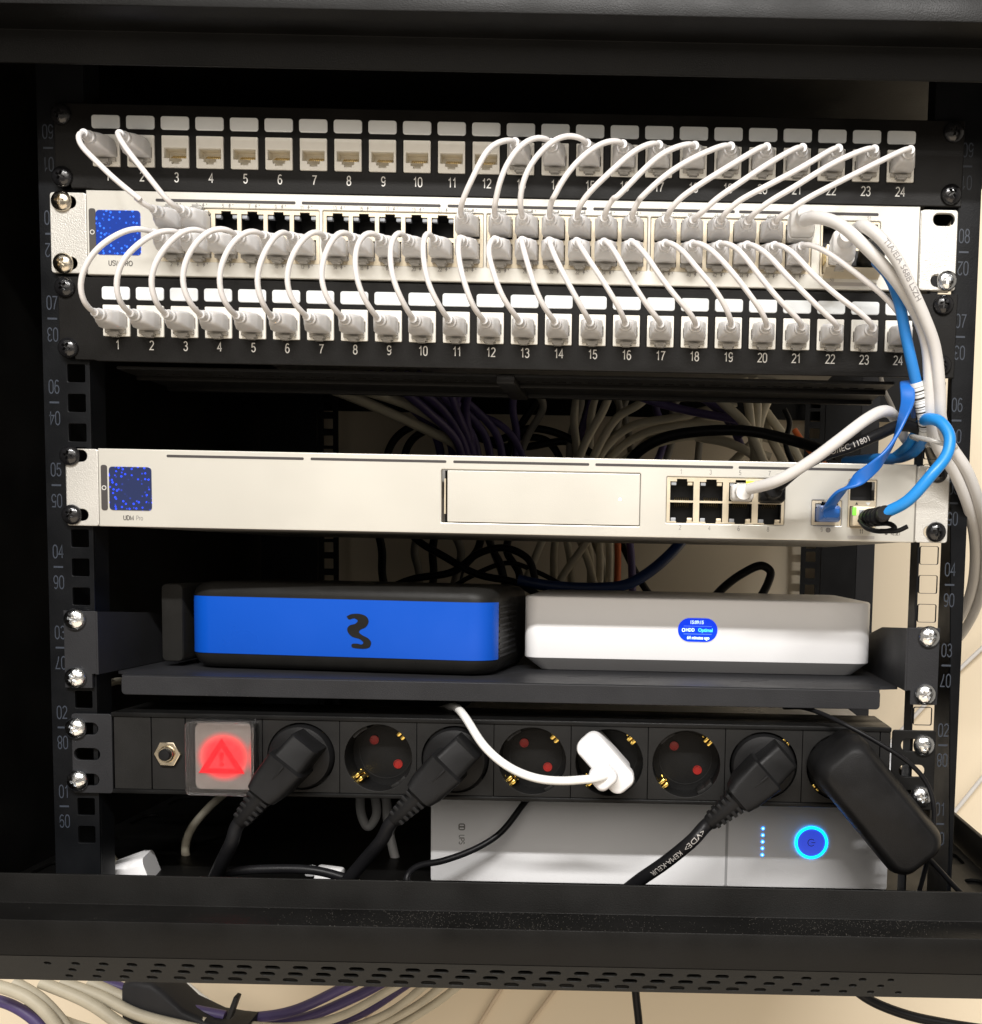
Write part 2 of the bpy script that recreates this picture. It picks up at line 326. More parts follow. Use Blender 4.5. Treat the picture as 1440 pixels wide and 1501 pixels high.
def frames(C):
    T = [((C[min(i+1, len(C)-1)]-C[max(i-1, 0)]).normalized()) for i in range(len(C))]
    N = Vector((0, -1, 0)); N = (N-T[0]*N.dot(T[0]))
    if N.length < 1e-3: N = Vector((1, 0, 0))-T[0]*T[0].x
    N.normalize(); out = []
    for t in T:
        N = (N-t*N.dot(t)); N.normalize(); out.append((t, N.copy(), t.cross(N)))
    return out
def tube(C, r, seg=12, off=(0, 0, 0)):
    bm = bmesh.new(); rings = []; o = Vector(off)
    for p, (t, N, B) in zip(C, frames(C)):
        rings.append([bm.verts.new(p-o+r*(math.cos(2*math.pi*i/seg)*N+math.sin(2*math.pi*i/seg)*B)) for i in range(seg)])
    for a, b in zip(rings, rings[1:]):
        for i in range(seg): bm.faces.new((a[i], a[(i+1) % seg], b[(i+1) % seg], b[i]))
    bm.faces.new(rings[0]); bm.faces.new(rings[-1])
    return finish(bm, 'tube', 50)
def loft(secs, smooth=40):
    """list of equal-length rings of 3D points"""
    bm = bmesh.new(); R = [[bm.verts.new(p) for p in s] for s in secs]; n = len(R[0])
    for a, b in zip(R, R[1:]):
        for i in range(n): bm.faces.new((a[i], a[(i+1) % n], b[(i+1) % n], b[i]))
    bm.faces.new(R[0]); bm.faces.new(R[-1])
    return finish(bm, 'loft', smooth)
def prism_x(prof, x0, x1, bev=0.0):
    """profile in (y, z) swept along x"""
    bm = bmesh.new(); a = [bm.verts.new((x0, y, z)) for y, z in prof]; b = [bm.verts.new((x1, y, z)) for y, z in prof]; n = len(prof)
    for i in range(n): bm.faces.new((a[i], a[(i+1) % n], b[(i+1) % n], b[i]))
    bm.faces.new(a); bm.faces.new(b)
    bmesh.ops.recalc_face_normals(bm, faces=bm.faces[:])
    if bev: bmesh.ops.bevel(bm, geom=[e for e in bm.edges if abs(e.verts[0].co.x-e.verts[1].co.x) > 1], offset=bev, segments=2, affect='EDGES', profile=0.5)
    return finish(bm, 'prism', 25)
def merge(parts):
    """join (mesh, matrix) pairs given in mm offsets into one mesh"""
    bm = bmesh.new()
    for me, M in parts:
        t = me.copy(); t.transform(M); bm.from_mesh(t); bpy.data.meshes.remove(t)
    me = bpy.data.meshes.new('merged'); bm.to_mesh(me); bm.free(); me.materials.clear(); me.materials.append(None)
    for p in me.polygons: p.material_index = 0
    me.set_sharp_from_angle(angle=math.radians(35))
    return me
def T(x, y, z): return Matrix.Translation(Vector((x, y, z))*MM)

# ---------------------------------------------------------------- scene-graph helpers
WLOC = {}
def thing(name, label, cat, loc=(0, 0, 0), group=None, rotz=0.0):
    o = bpy.data.objects.new(name, None); COL.objects.link(o); o.empty_display_size = 0.01
    o.location = Vector(loc)*MM; o.rotation_euler = (0, 0, rotz); o['label'] = label; o['category'] = cat
    if group: o['group'] = group
    WLOC[o.name] = Vector(loc); return o
def part(name, me, mat, parent, loc=(0, 0, 0), rot=(0, 0, 0), scale=None):
    o = bpy.data.objects.new(name, me); COL.objects.link(o); o.parent = parent
    base = WLOC[parent.name] if parent is not None else Vector((0, 0, 0))
    o.location = (Vector(loc)-base)*MM; o.rotation_euler = rot
    if scale: o.scale = scale
    WLOC[o.name] = Vector(loc)
    if not me.materials: me.materials.append(None)
    o.material_slots[0].link = 'OBJECT'; o.material_slots[0].material = MATS[mat]
    return o
def solo(name, me, mat, label, cat, loc=(0, 0, 0), group=None):
    o = part(name, me, mat, None, loc); o['label'] = label; o['category'] = cat
    if group: o['group'] = group
    return o

# ---------------------------------------------------------------- shared small parts
def make_screw(r, h):
    prof = [(r*0.98, 0), (r, -0.5)]+[(r*math.cos(a), -0.5-(h-0.5)*math.sin(a)) for a in (0.3, 0.6, 0.9, 1.15, 1.4)]
    me = lathe([(max(a, 0.02), b) for a, b in prof], 26).copy()
    ob = bpy.data.objects.new('s', me); COL.objects.link(ob)
    cuts = []
    for k in range(2):
        bm = bmesh.new(); bmesh.ops.create_cube(bm, size=1)
        for v in bm.verts:
            v.co.x *= r*1.25*(1.0 if v.co.y < 0 else 0.55); v.co.z *= r*0.36*(1.0 if v.co.y < 0 else 0.5); v.co.y *= 4.4
        bmesh.ops.transform(bm, matrix=Matrix.Translation((0, -h-0.3, 0)) @ Matrix.Rotation(math.pi/2*k, 4, 'Y'), verts=bm.verts[:])
        cm = finish(bm, 'cut', None); co = bpy.data.objects.new('cut', cm); COL.objects.link(co); cuts.append(co)
        md = ob.modifiers.new('b%d' % k, 'BOOLEAN'); md.operation = 'DIFFERENCE'; md.object = co; md.solver = 'EXACT'
    bpy.context.view_layer.update(); dg = bpy.context.evaluated_depsgraph_get()
    out = bpy.data.meshes.new_from_object(ob.evaluated_get(dg))
    for o in cuts+[ob]: bpy.data.objects.remove(o)
    out.materials.clear(); out.materials.append(None)
    for p in out.polygons: p.material_index = 0
    out.shade_smooth(); out.set_sharp_from_angle(angle=math.radians(40))
    return out
SCREW = make_screw(5.5, 3.4); SCREW_BIG = make_screw(6.0, 3.6)
def screw(parent, x, z, mat, y=-3.2, big=False, name='screw'):
    return part(name, SCREW_BIG if big else SCREW, mat, parent, (x, y, z), (0, random.uniform(0, 1.5), 0))

# boot of a slim network plug, pointing towards -y from the jack face
def boot_mesh(w=11.4, h=8.8, L=22.0, neck=2.5, drop=0.0):
    secs = []
    for y, ww, hh, rr, dz in ((2.0, w*0.96, h*0.9, 0.6, 0), (-1.6, w*0.96, h*0.9, 0.6, 0), (-1.7, w, h, 0.9, 0), (-7.6, w, h, 0.9, 0), (-8.2, w*0.97, h*0.96, 1.1, 0), (-12.6, w*0.80, h*0.86, 1.7, 0), (-15.2, w*0.63, h*0.74, 2.4, 0), (-15.5, neck*2.7, neck*2.6, 3.1, 0), (-17.6, neck*2.55, neck*2.5, 3.0, 0), (-18.0, neck*2.05, neck*2.05, 2.5, 0), (-L, neck*1.7, neck*1.7, 2.0, 0)):
        secs.append([(a, y, b+dz*0) for a, b in rrect(0, 0, ww, hh, rr)])
    return loft(secs, 28)
BOOT = boot_mesh()
LATCH = merge([(box(11.0, 4.0, 2.0, 0.3), T(0, 0.5, -5.2)), (box(6.2, 5.5, 1.6, 0.3), T(0, -1.0, -6.6)), (box(4.4, 3.5, 1.2, 0.3), T(0, -2.0, -7.8))])
def plug(parent, x, y, z, latch_up, mat='plug_grey'):
    p = part('plug', BOOT, mat, parent, (x, y, z))
    part('latch', LATCH, 'plug_clear', p, (x, y, z), (0, math.pi if latch_up else 0, 0))
    return p
def text_on_tube(s, C, r, s0, size, mat, parent, flip=False):
    """lettering wrapped on the side of a cable that faces the front"""
    me = text(s, size, 1.0, 0.0, 'LEFT').copy(); L = [0.0]
    bm = bmesh.new(); bm.from_mesh(me); bmesh.ops.triangulate(bm, faces=bm.faces[:]); bmesh.ops.subdivide_edges(bm, edges=[e for e in bm.edges if e.calc_length() > 0.0008], cuts=3); bm.to_mesh(me); bm.free()
    for a, b in zip(C, C[1:]): L.append(L[-1]+(b-a).length)
    o = WLOC[parent.name]
    for v in me.vertices:
        sx = v.co.x/MM; sz = v.co.z/MM
        if flip: d = s0-sx; sz = -sz
        else: d = s0+sx
        i = 0
        while i < len(L)-2 and L[i+1] < d: i += 1
        f = (d-L[i])/max(L[i+1]-L[i], 1e-6); p = C[i].lerp(C[i+1], f); t = (C[i+1]-C[i]).normalized()
        N = Vector((0, -1, 0)); N = (N-t*N.dot(t)).normalized(); B = N.cross(t)
        a = sz/r; v.co = (p+(r+0.12)*(math.cos(a)*N+math.sin(a)*B)-o)*MM
    return part('printed_lettering', me, mat, parent, tuple(o))
# ---------------------------------------------------------------- measured cable runs (mm)
LOWER = {1:[(-180.6,-34.0,327.7),(-187.7,-37.9,324.0),(-199.4,-40.5,314.4),(-206.0,-39.8,305.0),(-209.3,-37.7,296.9),(-209.1,-33.9,289.0)],2:[(-168.2,-34.7,326.5),(-175.3,-38.6,320.9),(-185.8,-40.5,310.0),(-190.4,-39.0,299.3),(-190.9,-36.0,291.3)],3:[(-153.7,-34.4,328.1),(-161.5,-38.9,321.1),(-169.8,-40.5,308.7),(-173.2,-38.8,298.9),(-172.5,-35.4,291.0)],4:[(-136.9,-33.9,328.4),(-142.8,-37.3,326.6),(-150.6,-40.1,317.8),(-155.9,-40.2,306.7),(-157.2,-38.5,297.7),(-154.9,-34.8,289.9)],5:[(-123.5,-35.0,327.7),(-130.2,-38.7,321.7),(-136.0,-40.5,310.9),(-138.7,-39.3,299.4),(-137.3,-35.9,290.8)],6:[(-108.3,-34.5,328.1),(-112.0,-37.8,322.4),(-117.6,-40.5,309.7),(-119.7,-39.4,299.0),(-117.9,-35.8,290.4)],7:[(-91.2,-34.7,328.4),(-97.3,-38.6,321.6),(-102.7,-40.5,310.8),(-104.6,-39.8,301.5),(-103.5,-37.4,293.5)],8:[(-78.2,-34.9,328.6),(-82.8,-38.6,321.1),(-86.3,-40.4,311.1),(-87.3,-39.9,301.9),(-85.0,-37.0,293.2)],9:[(-64.6,-34.4,328.6),(-68.5,-37.7,323.2),(-70.3,-40.0,314.7),(-69.5,-40.2,303.7),(-67.0,-37.8,294.9)],10:[(-49.2,-34.3,329.3),(-52.4,-37.6,323.6),(-52.6,-40.3,311.8),(-51.0,-40.1,302.5),(-47.7,-37.0,293.9)],11:[(-35.4,-34.6,329.5),(-36.8,-37.3,324.0),(-35.7,-40.4,310.6),(-33.4,-39.8,300.6),(-29.2,-36.4,292.0)],12:[(-19.6,-36.3,318.3),(-16.4,-40.5,304.7),(-13.3,-39.1,295.6),(-11.4,-35.8,290.1)],13:[(-4.9,-34.7,322.2),(-1.1,-40.3,307.4),(3.6,-38.9,295.2)],14:[(12.6,-35.7,322.3),(16.5,-40.0,310.1),(19.8,-40.0,300.0),(23.6,-36.8,292.1)],15:[(27.2,-35.8,321.0),(32.6,-40.0,309.7),(39.1,-39.5,298.1),(43.8,-35.1,290.6)],16:[(43.5,-37.0,319.4),(51.9,-40.5,306.8),(58.5,-38.6,297.2),(62.9,-33.9,290.4)],17:[(57.0,-34.7,323.4),(63.9,-39.9,311.1),(71.3,-39.8,299.5),(77.9,-35.4,291.2)],18:[(74.2,-37.3,319.1),(82.5,-40.5,306.6),(91.6,-38.4,296.3),(97.5,-34.4,291.0)],19:[(91.9,-36.7,322.0),(100.9,-40.3,310.9),(110.0,-39.3,301.2),(116.2,-34.9,292.8)],20:[(105.6,-35.7,323.3),(116.9,-40.3,311.2),(127.4,-38.8,299.2),(134.0,-34.4,292.0)],21:[(119.3,-35.9,323.9),(128.6,-40.1,312.2),(137.5,-39.8,301.7),(145.8,-36.4,294.3)],22:[(134.7,-37.0,320.7),(145.7,-40.4,308.3),(157.3,-39.0,298.1),(167.8,-33.9,290.2)],23:[(147.5,-36.4,321.9),(158.5,-40.3,309.4),(171.7,-39.3,299.1),(183.1,-34.9,292.8)],24:[(157.3,-33.1,326.4),(164.5,-37.1,322.1),(176.2,-40.2,313.1),(188.5,-39.9,304.3),(197.9,-37.1,297.7),(203.1,-34.0,292.6)]}
UPPER = {1:[(-211.7,-32.4,370.2),(-200.6,-36.6,359.0),(-188.5,-38.4,348.1),(-175.6,-37.5,338.3),(-183.6,-35.7,343.6),(-177.4,-31.9,338.3)],2:[(-184.8,-36.2,364.4),(-174.8,-38.5,352.8),(-167.1,-36.5,342.8),(-163.2,-32.8,337.8)],13:[(-3.6,-35.2,370.5),(-9.8,-38.4,358.2),(-18.2,-35.0,342.7)],14:[(18.7,-31.9,376.6),(9.2,-37.2,367.8),(1.5,-38.1,353.0),(-0.5,-36.0,345.5),(-2.5,-32.8,340.2)],15:[(35.7,-31.8,377.8),(27.1,-36.1,372.9),(16.2,-38.5,359.8),(11.6,-36.7,348.2),(10.9,-33.0,340.4)],16:[(54.0,-31.8,375.1),(42.0,-37.0,365.2),(32.1,-38.5,352.4),(27.0,-37.2,342.3),(28.5,-35.9,347.6),(25.5,-33.0,341.5)],17:[(70.1,-33.2,371.5),(55.8,-38.4,357.3),(43.4,-36.2,345.7),(39.7,-33.2,340.9)],18:[(84.9,-33.6,370.6),(78.2,-36.3,365.1),(57.1,-37.4,343.4),(59.9,-36.3,348.1),(54.2,-33.0,342.0)],19:[(100.9,-34.4,368.4),(88.5,-37.8,360.3),(78.5,-38.5,352.2),(69.6,-36.9,343.8),(72.8,-35.7,347.8),(68.0,-32.6,342.4)],20:[(119.1,-35.5,365.0),(101.1,-38.4,352.7),(88.9,-35.6,344.6)],21:[(134.9,-36.0,364.1),(118.1,-38.5,351.9),(107.0,-36.3,344.7),(102.1,-33.4,339.7)],22:[(150.8,-36.6,362.0),(129.5,-38.1,350.1),(118.5,-35.3,344.7),(114.3,-32.7,340.9)],23:[(169.0,-35.4,366.1),(146.4,-38.3,351.4),(134.4,-35.8,344.9)],24:[(195.4,-33.6,369.4),(174.4,-38.3,357.4),(151.4,-35.9,345.7),(144.0,-32.4,341.0)]}
MISC = [
 ('thick_a','cable_white',3.1,[(154.7,-30,338.9),(159.9,-42,336.6),(169.1,-48,331.9),(181.5,-50,321.2),(195.0,-48,309.0),(204.6,-45,298.4),(212.2,-42,287.0),(217.4,-38,275.2),(220.3,-34,255.6),(222.3,-30,240.7),(228.8,-22,227.8),(239.2,-16,216.2),(253.5,0,195.7),(269.7,40,170.0),(277.9,80,142.5),(275.8,120,118.1),(275.7,200,99.4)]),
 ('thick_b','cable_white',3.1,[(178.7,-38,332.2),(181.5,-50,330.3),(188.7,-55,323.1),(196.6,-55,313.6),(205.2,-52,300.0),(212.7,-48,288.0),(220.2,-42,274.4),(225.1,-36,253.6),(227.6,-31,240.7),(234.5,-23,229.6),(246.4,-16,216.3),(259.8,0,195.8),(276.1,40,170.1),(284.7,80,142.6),(283.6,120,116.0),(281.0,200,91.9)]),
 ('blue_label','cable_blue',2.9,[(192.5,-26,320.5),(197.3,-36,310.5),(202.1,-38,298.4),(206.6,-36,282.1),(212.0,-34,263.9),(216.8,-31,249.1),(220.3,-27,238.6),(222.8,-10,230.0),(219.5,14,225.7),(210.9,40,227.3),(200.8,90,230.0)]),
 ('blue_bright','cable_bright',3.0,[(197.6,-44,191.9),(207.3,-50,197.6),(217.9,-53,210.4),(226.4,-50,221.5),(227.8,-47,230.9),(224.1,-42,238.2),(220.1,-36,240.2),(219.9,-20,239.5),(219.7,0,231.7),(217.4,30,226.4),(214.1,70,222.7)]),
 ('white5','cable_white',3.0,[(130.3,-28,203.6),(143.6,-40,207.2),(159.7,-46,217.2),(172.7,-48,227.3),(186.5,-45,238.1),(195.6,-38,243.2),(202.7,-28,243.7),(209.2,-14,240.0),(218.6,10,236.5),(238.2,60,232.5)]),
 ('black7','cable_black',3.0,[(145.8,-28,205.6),(154.1,-38,213.3),(165.4,-42,220.0),(180.7,-42,225.4),(195.0,-38,232.0),(205.9,-32,237.0),(217.8,-22,237.1),(228.2,0,233.7),(246.1,50,225.7)]),
 ('thin_cord','cable_black',1.3,[(160.7,40,80.5),(169.7,6,84.7),(185.4,-14,80.1),(204.8,-20,70.3),(221.2,-22,59.9),(230.8,-22,49.0),(234.5,-24,34.8),(233.1,-24,16.1),(230.9,-16,-8.9),(230.5,-5,-24.0)]),
 ('adapter_cord','cable_black',1.5,[(225.3,-20,14.9),(235.9,-16,5.7),(253.9,-8,-12.9),(270.2,0,-26.8)]),
 ('ups_cord','cable_black',1.9,[(15.2,46,29.9),(7.3,38,20.0),(-4.8,30,4.5),(-17.8,24,-3.5),(-36.0,16,-9.2),(-49.2,8,-10.4),(-53.6,2,-14.5),(-51.9,0,-23.7)]),
 ('pc1','cable_black',3.6,[(-130.0,-30,28.7),(-136.3,-28,18.9),(-145.4,-24,2.8),(-156.4,-14,-15.6),(-167.1,0,-33.9)]),
 ('pc2','cable_black',3.7,[(-43.4,-28,36.7),(-52.2,-26,24.5),(-65.3,-22,8.3),(-81.6,-14,-11.4),(-98.0,0,-32.5)]),
 ('pc3','cable_black',3.9,[(114.0,-30,27.1),(104.1,-28,16.4),(91.0,-24,3.9),(74.6,-16,-10.6),(59.5,-5,-27.5)]),
 ('white_usb','cable_whiteb',2.3,[(-66.2,120,60.4),(-41.1,50,74.5),(-28.7,14,80.3),(-18.9,-8,77.2),(-6.9,-22,64.9),(6.8,-28,55.3),(23.6,-32,49.9),(43.5,-35,50.2),(56.0,-36,53.2)]),
 ('floor_black','cable_black',2.6,[(-165.5,-12,-18.3),(-151.2,-10,-11.0),(-125.6,-8,-8.7),(-103.6,-6,-9.6),(-86.6,-6,-13.5),(-72.2,-10,-17.0)]),
 ('gray_loop','cable_beige',2.6,[(-196.8,120,9.6),(-211.1,110,-4.6),(-219.2,100,-18.3),(-217.6,90,-29.1),(-206.4,80,-43.8),(-184.3,70,-62.2)]),
 ('beige_lead','cable_beige',3.0,[(-276.7,75,4.6),(-267.9,70,-9.2),(-258.7,66,-18.8),(-246.6,60,-30.7)]),
 ('coil','cable_gray',3.0,[(-110.0,110,13.6),(-106.4,100,-4.6),(-101.4,98,-11.7),(-96.6,100,-4.4),(-98.8,105,10.3),(-96.1,105,14.9),(-91.6,105,5.9),(-89.4,100,-6.5),(-85.8,96,-21.3),(-78.1,90,-44.3),(-70.4,80,-67.8)]),
 ('shelf_lead','cable_beige',2.2,[(-262.2,60,63.6),(-246.3,40,81.2),(-247.1,60,84.9),(-257.1,110,78.8)]),
 ('thin_white','cable_white',1.5,[(226.3,120,290.9),(230.4,125,280.8),(238.3,130,268.4),(245.8,140,251.8)]),
 ('rb1','cable_beige',4.2,[(-178.2,200,291.8),(-157.3,230,287.1),(-134.1,260,279.0),(-103.0,290,266.3),(-83.3,310,256.2),(-76.4,330,232.5)]),
 ('rb2','cable_beige',4.2,[(-154.9,205,290.7),(-135.4,235,288.3),(-113.2,262,282.9),(-89.1,290,270.4),(-78.8,310,259.1),(-73.8,335,232.9)]),
 ('rp0','cable_purple',3.6,[(-118.7,230,295.5),(-97.7,265,277.8),(-81.5,300,257.9),(-82.2,330,223.7)]),
 ('rp1','cable_purple',3.6,[(-107.2,236,296.7),(-88.0,270,281.4),(-77.7,304,258.5),(-78.2,334,224.1)]),
 ('rp2','cable_purple',3.6,[(-92.9,242,298.0),(-79.2,275,282.2),(-76.2,308,258.9),(-76.6,338,224.4)]),
 ('rp3','cable_purple',3.6,[(-81.0,248,299.2),(-77.9,280,277.5),(-73.5,312,256.6),(-73.7,342,224.7)]),
 ('rp4','cable_purple',3.6,[(-73.2,254,300.3),(-81.0,285,278.1),(-75.3,316,254.1),(-75.6,346,224.9)]),
 ('rp5','cable_purple',3.6,[(-63.6,260,301.5),(-74.2,290,284.4),(-73.7,320,257.4),(-73.9,350,225.2)]),
 ('rpa','cable_purple',3.0,[(-82.6,330,285.2),(-63.0,335,283.4),(-46.2,340,273.4),(-35.5,350,255.4),(-29.5,352,229.2)]),
 ('rk0','cable_black',3.4,[(-161.2,365,221.4),(-153.9,365,260.5),(-140.1,365,275.7),(-113.0,365,283.3),(-76.6,365,259.1)]),
 ('rk1','cable_black',3.4,[(-147.2,370,222.0),(-138.2,370,264.3),(-120.0,370,276.7),(-95.8,370,271.2),(-65.2,370,241.8)]),
 ('rk2','cable_black',3.4,[(-90.7,375,295.9),(-78.4,375,272.1),(-60.1,375,269.4),(-32.8,375,280.2),(0.8,375,273.7),(43.9,375,244.3)]),
 ('rk3','cable_black',3.4,[(-12.6,380,334.2),(-27.5,380,303.8),(-42.6,380,279.4),(-51.6,380,258.0),(-49.4,380,224.6)]),
 ('rk4','cable_black',3.4,[(-104.9,385,315.1),(-86.4,385,291.3),(-67.7,385,267.3),(-36.9,385,264.9),(6.2,385,270.0),(49.8,385,239.2)]),
 ('rk5','cable_black',3.4,[(-43.8,390,274.5),(-19.0,390,271.9),(-6.4,390,256.8),(-3.0,390,232.3)]),
 ('rf0','cable_beige',3.6,[(9.8,330,234.2),(22.1,330,266.1),(36.2,330,292.1),(44.5,330,315.1)]),
 ('rf1','cable_beige',3.6,[(20.9,338,235.0),(33.3,338,264.3),(47.6,338,286.6),(67.8,338,299.6),(96.4,338,328.9)]),
 ('rf2','cable_beige',3.6,[(26.2,346,235.7),(35.9,346,259.4),(59.2,346,280.3),(97.4,346,288.6),(150.1,346,302.4)]),
 ('rf3','cable_beige',3.6,[(32.9,354,236.5),(44.5,354,257.4),(71.0,354,275.6),(109.5,354,284.0),(139.3,354,282.8),(193.3,354,269.2)]),
 ('rf4','cable_beige',3.6,[(38.5,362,237.2),(59.3,362,256.7),(92.1,362,271.0),(128.0,362,274.7),(182.6,362,258.0)]),
 ('rf5','cable_beige',3.6,[(15.1,370,237.3),(10.4,370,267.3),(8.2,370,291.2),(12.6,370,321.0)]),
 ('rf6','cable_beige',3.6,[(22.5,378,238.1),(22.0,378,268.4),(23.4,378,298.5),(30.3,378,322.7)]),
 ('rf7','cable_beige',3.6,[(43.6,386,239.1),(64.8,386,264.0),(79.9,386,276.5),(128.8,386,294.5),(147.1,386,302.1)]),
 ('rq0','cable_purple',3.4,[(45.7,300,310.2),(68.3,300,298.5),(102.1,300,289.3),(147.1,300,281.9)]),
 ('rq1','cable_purple',3.4,[(84.9,308,312.3),(113.3,308,301.8),(136.2,308,291.1),(153.7,308,269.1)]),
 ('rq2','cable_purple',3.4,[(102.0,316,311.1),(125.1,316,297.6),(142.7,316,281.1),(154.7,316,258.7)]),
 ('rw0','cable_beige',3.8,[(116.5,255,304.2),(132.8,255,288.9),(151.9,255,270.9),(168.9,255,237.0)]),
 ('rw1','cable_beige',3.8,[(148.9,263,308.8),(153.2,263,290.5),(157.1,263,264.0),(166.1,263,232.3)]),
 ('rw2','cable_beige',3.8,[(157.6,271,310.3),(160.9,271,291.8),(160.5,271,265.0),(159.8,271,232.7)]),
 ('rw3','cable_beige',3.8,[(177.5,279,309.4),(168.2,279,290.4),(163.3,279,271.4),(164.4,279,233.4)]),
 ('rw4','cable_beige',3.8,[(169.1,287,287.7),(185.2,287,267.3),(196.8,287,251.1),(203.0,287,229.3)]),
 ('rw5','cable_beige',3.8,[(167.7,295,289.9),(175.0,295,268.0),(186.8,295,246.2),(192.9,295,229.7)]),
 ('rw6','cable_beige',3.8,[(113.9,303,267.7),(142.2,303,262.7),(162.2,303,253.1),(176.8,303,235.5)]),
 ('rw7','cable_beige',3.8,[(132.1,311,235.2),(151.5,311,253.6),(165.3,311,269.7),(173.2,311,292.2)]),
 ('arc','cable_black',4.0,[(52.9,220,221.7),(65.5,210,242.2),(85.4,200,254.0),(114.7,190,258.8),(148.6,185,258.9),(182.3,180,251.3),(206.6,150,239.3)]),
 ('orange','cable_orange',2.6,[(198.8,330,278.2),(207.2,325,265.2),(215.4,320,255.8),(228.6,310,242.7)]),
 ('tieb','cable_black',2.2,[(179.0,240,282.5),(183.3,238,272.0),(180.8,240,256.7),(189.8,240,236.2)]),
 ('sk0','cable_black',3.2,[(-143.8,320,207.5),(-120.7,320,179.2),(-97.4,320,165.3),(-68.4,320,150.3),(-33.5,320,143.4),(-10.1,320,129.4)]),
 ('sk1','cable_black',3.2,[(-163.4,328,126.0),(-128.2,328,144.3),(-90.2,328,152.0),(-69.8,328,167.6),(-46.5,328,173.3),(-25.9,328,163.8),(-19.9,328,146.4)]),
 ('sk2','cable_black',3.2,[(-71.5,336,209.8),(-59.4,336,174.9),(-50.4,336,157.4),(-44.2,336,122.1)]),
 ('sk3','cable_black',2.2,[(-102.1,344,132.5),(-78.3,344,147.9),(-45.7,344,160.5),(-24.8,344,154.9),(5.2,344,139.5),(29.4,344,117.3)]),
 ('sk4','cable_black',3.2,[(48.8,352,189.2),(56.9,352,171.4),(67.5,352,150.7),(81.7,352,130.0)]),
 ('sb0','cable_beige',3.4,[(-13.4,345,187.8),(-20.3,345,169.9),(-29.6,345,145.9),(-33.6,345,127.9)]),
 ('sb1','cable_beige',3.4,[(27.9,350,188.7),(15.1,350,169.4),(-0.2,350,146.4),(-7.1,350,122.2)]),
 ('sb2','cable_beige',3.4,[(12.6,355,188.5),(20.7,355,170.7),(28.3,355,146.9),(32.3,355,122.8)]),
 ('sb3','cable_beige',3.4,[(20.1,360,188.8),(24.7,360,167.8),(25.6,360,146.7),(23.5,360,122.4)]),
 ('sb4','cable_beige',3.4,[(31.9,365,189.2),(33.5,365,165.0),(33.0,365,122.4)]),
 ('sb5','cable_beige',3.4,[(40.8,370,189.5),(41.8,370,165.2),(41.3,370,122.3)]),
 ('sb6','cable_beige',3.4,[(44.9,375,189.7),(44.8,375,159.1),(46.6,375,122.2)]),
 ('sb7','cable_beige',3.4,[(-7.7,380,188.7),(-9.3,380,164.1),(-6.9,380,120.9)]),
 ('sb8','cable_beige',3.4,[(-0.1,385,189.0),(5.2,385,164.4),(7.0,385,120.9)]),
 ('sb9','cable_beige',3.4,[(25.7,390,183.5),(35.5,390,158.8),(39.2,390,121.3)]),
 ('sorange','cable_orange',3.0,[(49.2,340,188.9),(50.2,340,168.3),(49.7,340,123.9)]),
 ('spurp','cable_purple',3.4,[(59.1,345,189.2),(61.9,345,165.6),(63.9,345,123.9)]),
 ('sblue','cable_navy',4.2,[(108.1,240,187.6),(95.1,230,171.5),(77.2,220,155.7),(59.7,210,146.3),(32.0,205,143.9),(2.1,200,145.4),(-18.1,200,149.0)]),
 ('sloop','cable_black',3.2,[(123.1,200,134.3),(133.3,205,145.9),(148.6,210,157.3),(162.3,212,163.1),(169.1,212,158.7),(167.1,210,150.0),(160.3,205,137.3)]),
 ('bb0','cable_beige',5.2,[(-484.3,300,-207.4),(-449.5,300,-220.0),(-426.6,300,-242.5),(-409.8,300,-278.7)]),
 ('bb1','cable_beige',5.2,[(-466.4,309,-210.7),(-443.2,309,-225.5),(-420.1,309,-252.6),(-403.0,309,-283.0)]),
 ('bb2','cable_beige',5.2,[(-448.1,318,-214.1),(-406.6,318,-231.7),(-371.2,318,-255.7),(-329.5,318,-273.4)]),
 ('bb3','cable_beige',5.2,[(-435.3,327,-217.5),(-399.3,327,-230.4),(-369.4,327,-245.4),(-315.1,327,-258.7)]),
 ('bb4','cable_beige',5.2,[(-416.0,336,-220.8),(-385.8,336,-234.0),(-370.6,336,-240.0),(-312.8,336,-256.4)]),
 ('bp0','cable_purple',5.0,[(-510.1,330,-232.8),(-480.0,330,-241.5),(-456.2,330,-259.8),(-438.8,330,-294.1)]),
 ('bp1','cable_beige',5.0,[(-473.2,339,-242.1),(-436.9,339,-260.4),(-388.0,339,-272.0),(-314.4,339,-276.9)]),
 ('bp2','cable_purple',5.0,[(-410.2,348,-225.6),(-379.4,348,-234.5),(-342.5,348,-246.5),(-299.3,348,-255.2)]),
 ('bp3','cable_purple',5.0,[(-421.3,357,-236.0),(-384.1,357,-246.8),(-340.5,357,-256.8),(-303.1,357,-265.7)]),
 ('bp4','cable_purple',5.0,[(-357.1,366,-257.9),(-306.8,366,-264.7),(-249.9,366,-258.9),(-199.4,366,-235.1),(-174.1,366,-221.6)]),
 ('bp5','cable_purple',5.0,[(-355.1,375,-269.7),(-304.2,375,-275.2),(-246.7,375,-270.7),(-189.3,375,-246.5),(-151.2,375,-224.8)]),
 ('bp6','cable_purple',5.0,[(-333.6,384,-283.9),(-256.4,384,-284.9),(-191.9,384,-269.0),(-140.6,384,-234.8)]),
 ('bc0','cable_beige',4.0,[(-300.2,350,-262.5),(-244.4,350,-265.2),(-194.7,350,-253.9),(-138.9,350,-220.8)]),
 ('bc1','cable_beige',4.0,[(-285.3,359,-279.2),(-210.0,359,-274.4),(-153.5,359,-253.8),(-109.8,359,-217.5)]),
